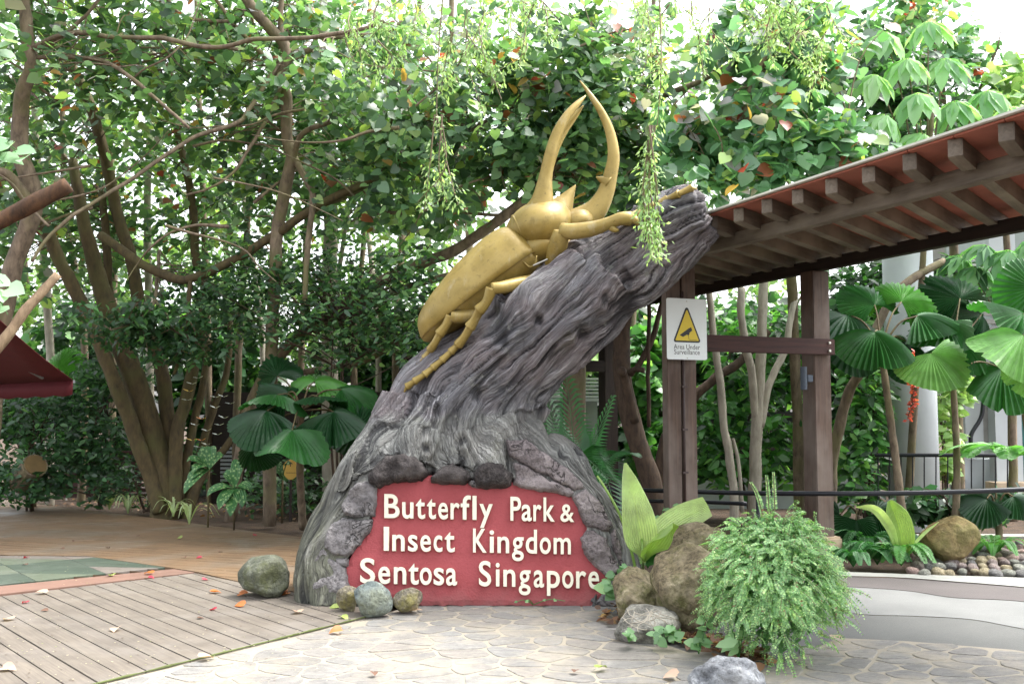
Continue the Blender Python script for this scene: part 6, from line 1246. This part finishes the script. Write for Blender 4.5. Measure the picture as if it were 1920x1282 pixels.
for i, (x, y, lb) in enumerate([(205, 955, 'striped spider plant nearest the awning'), (240, 962, 'striped spider plant second from the awning'), (325, 968, 'striped spider plant before the many-stemmed trunk'), (355, 982, 'striped spider plant right of the trunk foot')]):
    g_ = G(x, y); root = thing('spider_plant', lb, 'plant', g_, 'spider plants at the deck edge')
    for k in range(13):
        a = random.uniform(0, 2*math.pi); d = np.array([math.cos(a), math.sin(a)*.7, 0]); L = random.uniform(.22, .38); blade([g_, g_ + d*L*.35 + [0, 0, L*.7], g_ + d*L*.8 + [0, 0, L*.75], g_ + d*L*1.15 + [0, 0, L*.3]], .014, SPI, root, pleats=1, fold=.2, side=np.cross(d, [0, 0, 1]), wp=[.8, 1, 1, .8, .1])
BW = [leafmat('white_butterfly_wing', '#cfd4d8', .3, .5), leafmat('orange_butterfly_wing', '#d5812a', .3, .5), leafmat('yellow_butterfly_wing', '#c8a13a', .3, .5)]
bfl = [(367, 797, 0), (378, 786, 1), (388, 808, 0), (378, 826, 1), (388, 834, 0), (360, 826, 2), (419, 744, 0), (432, 757, 0), (412, 797, 0), (420, 784, 0), (404, 765, 0), (351, 750, 0), (354, 734, 2), (360, 720, 0), (354, 662, 2), (350, 677, 0), (404, 745, 0), (373, 838, 0), (372, 709, 0), (408, 815, 0)]
for i, (x, y, k) in enumerate(bfl):
    c = P(x, y, 13.0 + .05*(i % 3)); root = thing('butterfly_ornament', ['white paper butterfly hanging on a thread by the mossy stems', 'orange paper butterfly hanging by the mossy stems', 'yellow paper butterfly hanging by the mossy stems'][k], 'ornament', c, ['white hanging butterflies', 'orange hanging butterflies', 'yellow hanging butterflies'][k])
    for s_ in (-1, 1):
        V = np.array([(0, 0, 0), (.03, -.03, .01), (.062, -.035, .022), (.066, -.005, .026), (.045, .005, .018), (.05, .03, .02), (.03, .042, .014), (0, .02, 0)])*np.array([s_, 1, random.uniform(.6, 1.6)])
        obj('wing', pymesh('wing', V + c, [tuple(range(8))]), BW[k], root)
    obj('body', pymesh('body', *tube(np.array([c + [0, -.028, .002], c + [0, .03, .002]]), .004, 6)), BLK, root)
sprig('leafy_twig', 'large pale heart leaves of a near twig at the left edge', P(-40, 240, 8.6), [(30, 285, 8.4), (55, 300, 8.4), (10, 305, 8.4)], [(3, '#8fb08f'), (2, '#6f986f')], .20, 'near twigs at the left edge', n=3, cat='branch')
sprig('leafy_twig', 'pale leaves of a near twig above the awning edge', P(-40, 500, 8.4), [(20, 545, 8.3), (5, 570, 8.3), (15, 590, 8.3)], [(3, '#8fb08f'), (2, '#6f986f')], .19, 'near twigs at the left edge', n=2, cat='branch')
sprig('leafy_twig', 'dark heart leaves of a near twig at the top left', P(-40, 40, 8.8), [(20, 80, 8.7), (40, 60, 8.7), (10, 120, 8.7)], [(3, '#86a58a')], .18, 'near twigs at the left edge', n=3, cat='branch')
# ================================================================== LITTER
OR = leafmat('orange_fallen_leaf', '#b8692c', .2, .6); RD = leafmat('crimson_petal', '#a3213f', .3, .6); PK = leafmat('pale_dry_leaf', '#b79a86', .2, .7); BRN = leafmat('brown_dry_leaf', '#5a3a26', .1, .8); GRN = leafmat('green_fallen_leaf', '#8a9a4a', .2, .6)
def fallen(px, py, mat, s, lb, grp, nm='fallen_leaf', z=.004):
    g_ = G(px, py); a = random.uniform(0, 2*math.pi); ax_ = np.array([[math.cos(a), math.sin(a), random.uniform(0, .35)]]); V = HEART_V*np.array([1, 1, random.uniform(1.5, 4)])
    me = scatter(nm, V, HEART_F, (g_ + [0, 0, z + s*.12])[None], ax_, unit(np.array([[random.uniform(-.3, .3), random.uniform(-.5, .1), 1]])), np.array([s]), np.array([[.3, .2, .1]])); me.transform(Matrix.Translation(-Vector(g_)))
    tag(obj(nm, me, mat, None, Matrix.Translation(g_)), lb, 'petal' if nm == 'petal' else 'leaf', grp)
for x, y in ((395, 1112), (458, 1137), (285, 1077), (640, 1183), (540, 1113), (448, 1116)): fallen(x, y, OR, .085, {395: 'large curled orange leaf on the grey boards', 458: 'orange leaf nearest the paving on the grey boards', 285: 'orange leaf on the salmon band', 640: 'orange leaf lying on the paving', 540: 'orange leaf beside the stump root', 448: 'orange leaf just below the left boulder'}[x], 'orange fallen leaves')
for x, y in ((404, 1144), (278, 1084), (380, 1088), (51, 1046), (378, 1046), (477, 1005), (51, 1131)): fallen(x, y, RD, .055, {404: 'crimson petal in the middle of the grey boards', 278: 'crimson petal at the salmon band', 380: 'crimson petal left of the rounded boulder', 51: 'crimson petal on the painted lozenges' if y < 1100 else 'crimson petal low on the grey boards at left', 378: 'crimson petal on the tan boards', 477: 'crimson petal far back by the bed edge'}[x], 'crimson petals', 'petal')
for x, y in ((375, 1236), (4, 1256), (560, 1151), (88, 1113), (220, 1180), (1570, 1200), (1270, 1270), (770, 1148), (20, 1164)): fallen(x, y, PK, .09, {375: 'pale dry leaf on the mossy deck edge', 4: 'pale dry leaf at the bottom left corner', 560: 'pale dry leaf on the boards near the stones', 88: 'pale dry leaf below the salmon band', 220: 'pale dry leaf in the middle of the boards', 1570: 'pale dry leaf right of the fern bush', 1270: 'pale dry leaf left of the dark peaked rock', 770: 'pale dry leaf on the paving under the panel', 20: 'pale dry leaf at the left edge of the boards'}[x], 'pale dry fallen leaves')
for x, y in ((50, 1060), (120, 1030), (200, 1028), (345, 1045), (290, 1022), (410, 1036), (370, 1160), (430, 1022), (260, 1006), (140, 1015), (245, 990), (560, 1010), (90, 1145), (1080, 1258), (700, 1262)): fallen(x, y, BRN, .05, 'small brown leaf lying on the boards or paving', 'small brown fallen leaves')
for x, y in ((635, 1139), (640, 1158), (1120, 1255), (210, 1081), (340, 1010)): fallen(x, y, GRN, .075, 'greenish leaf fallen on deck or paving', 'greenish fallen leaves')
# loose dry litter by the rocks and over the beds (uncountable)
m = 900; pts_ = []
for _ in range(m):
    r = random.random()
    if r < .45: f = random.random(); pts_.append(G(1135 + 300*f + random.uniform(-18, 30), 1148 + 88*f + random.uniform(-10, 16)))
    else: pts_.append(G(random.uniform(-200, 600), 0, 0) if False else np.array([random.uniform(-8, -1), 0, 0]) + np.array([0, 13.2 + random.uniform(0, 4), 0]))
pts_ = np.array(pts_); pts_[:, 2] = rng.uniform(.005, .03, m); sel = pts_[:, 1] > 10; pts_[sel, 1] += np.clip(-(pts_[sel, 0]+1)*.55, 0, 6); pts_[sel, 2] -= .06
a = rng.uniform(0, 6.28, m); o = tag(obj('leaf_litter', scatter('leaf_litter', OVAL_V*[1.6, 1, 2], OVAL_F, pts_, np.column_stack([np.cos(a), np.sin(a), rng.normal(0, .2, m)]), unit(np.column_stack([rng.normal(0, .4, m), rng.normal(0, .4, m), np.ones(m)])), rng.uniform(.05, .09, m), palette([(10, '#6d4a32'), (8, '#8a6246'), (6, '#4b3324'), (3, '#a58466')], m)), LEAFS), 'brown dry leaf litter on the soil', None, None, 'stuff')
# fine specks on the deck boards
m = 800; xy = np.array([g2(random.uniform(-50, 700), random.uniform(1000, 1282)) for _ in range(m)]); ps_ = np.column_stack([xy, np.full(m, .003)]); a = rng.uniform(0, 6.28, m)
tag(obj('deck_specks', scatter('deck_specks', PIN_V*[1.6, 1, 1], PIN_F, ps_, np.column_stack([np.cos(a), np.sin(a), np.zeros(m)]), np.tile([0., 0, 1], (m, 1)), rng.uniform(.006, .02, m), palette([(10, '#9c9585'), (8, '#4a3a2a'), (4, '#7d8558')], m)), LEAFS), 'tiny pale flecks and crumbs scattered over the deck', None, None, 'stuff')
# moss in the joint between deck and paving
c = spline(np.array([[*g2(120, 1294), -.004], [*g2(168, 1282.5), -.004], [*g2(440, 1216), -.004], [*g2(716, 1147), -.004]]), 60); MOSSM = leafmat('moss', '#4f5a28', .1, .9)
tag(obj('moss_joint', pymesh('moss_joint', *tube(c, np.full(60, .006)*(1+.7*perlin(c*9)), 6, .6), smooth=True), MOSSM), 'green moss line in the joint of deck and paving', None, None, 'stuff')
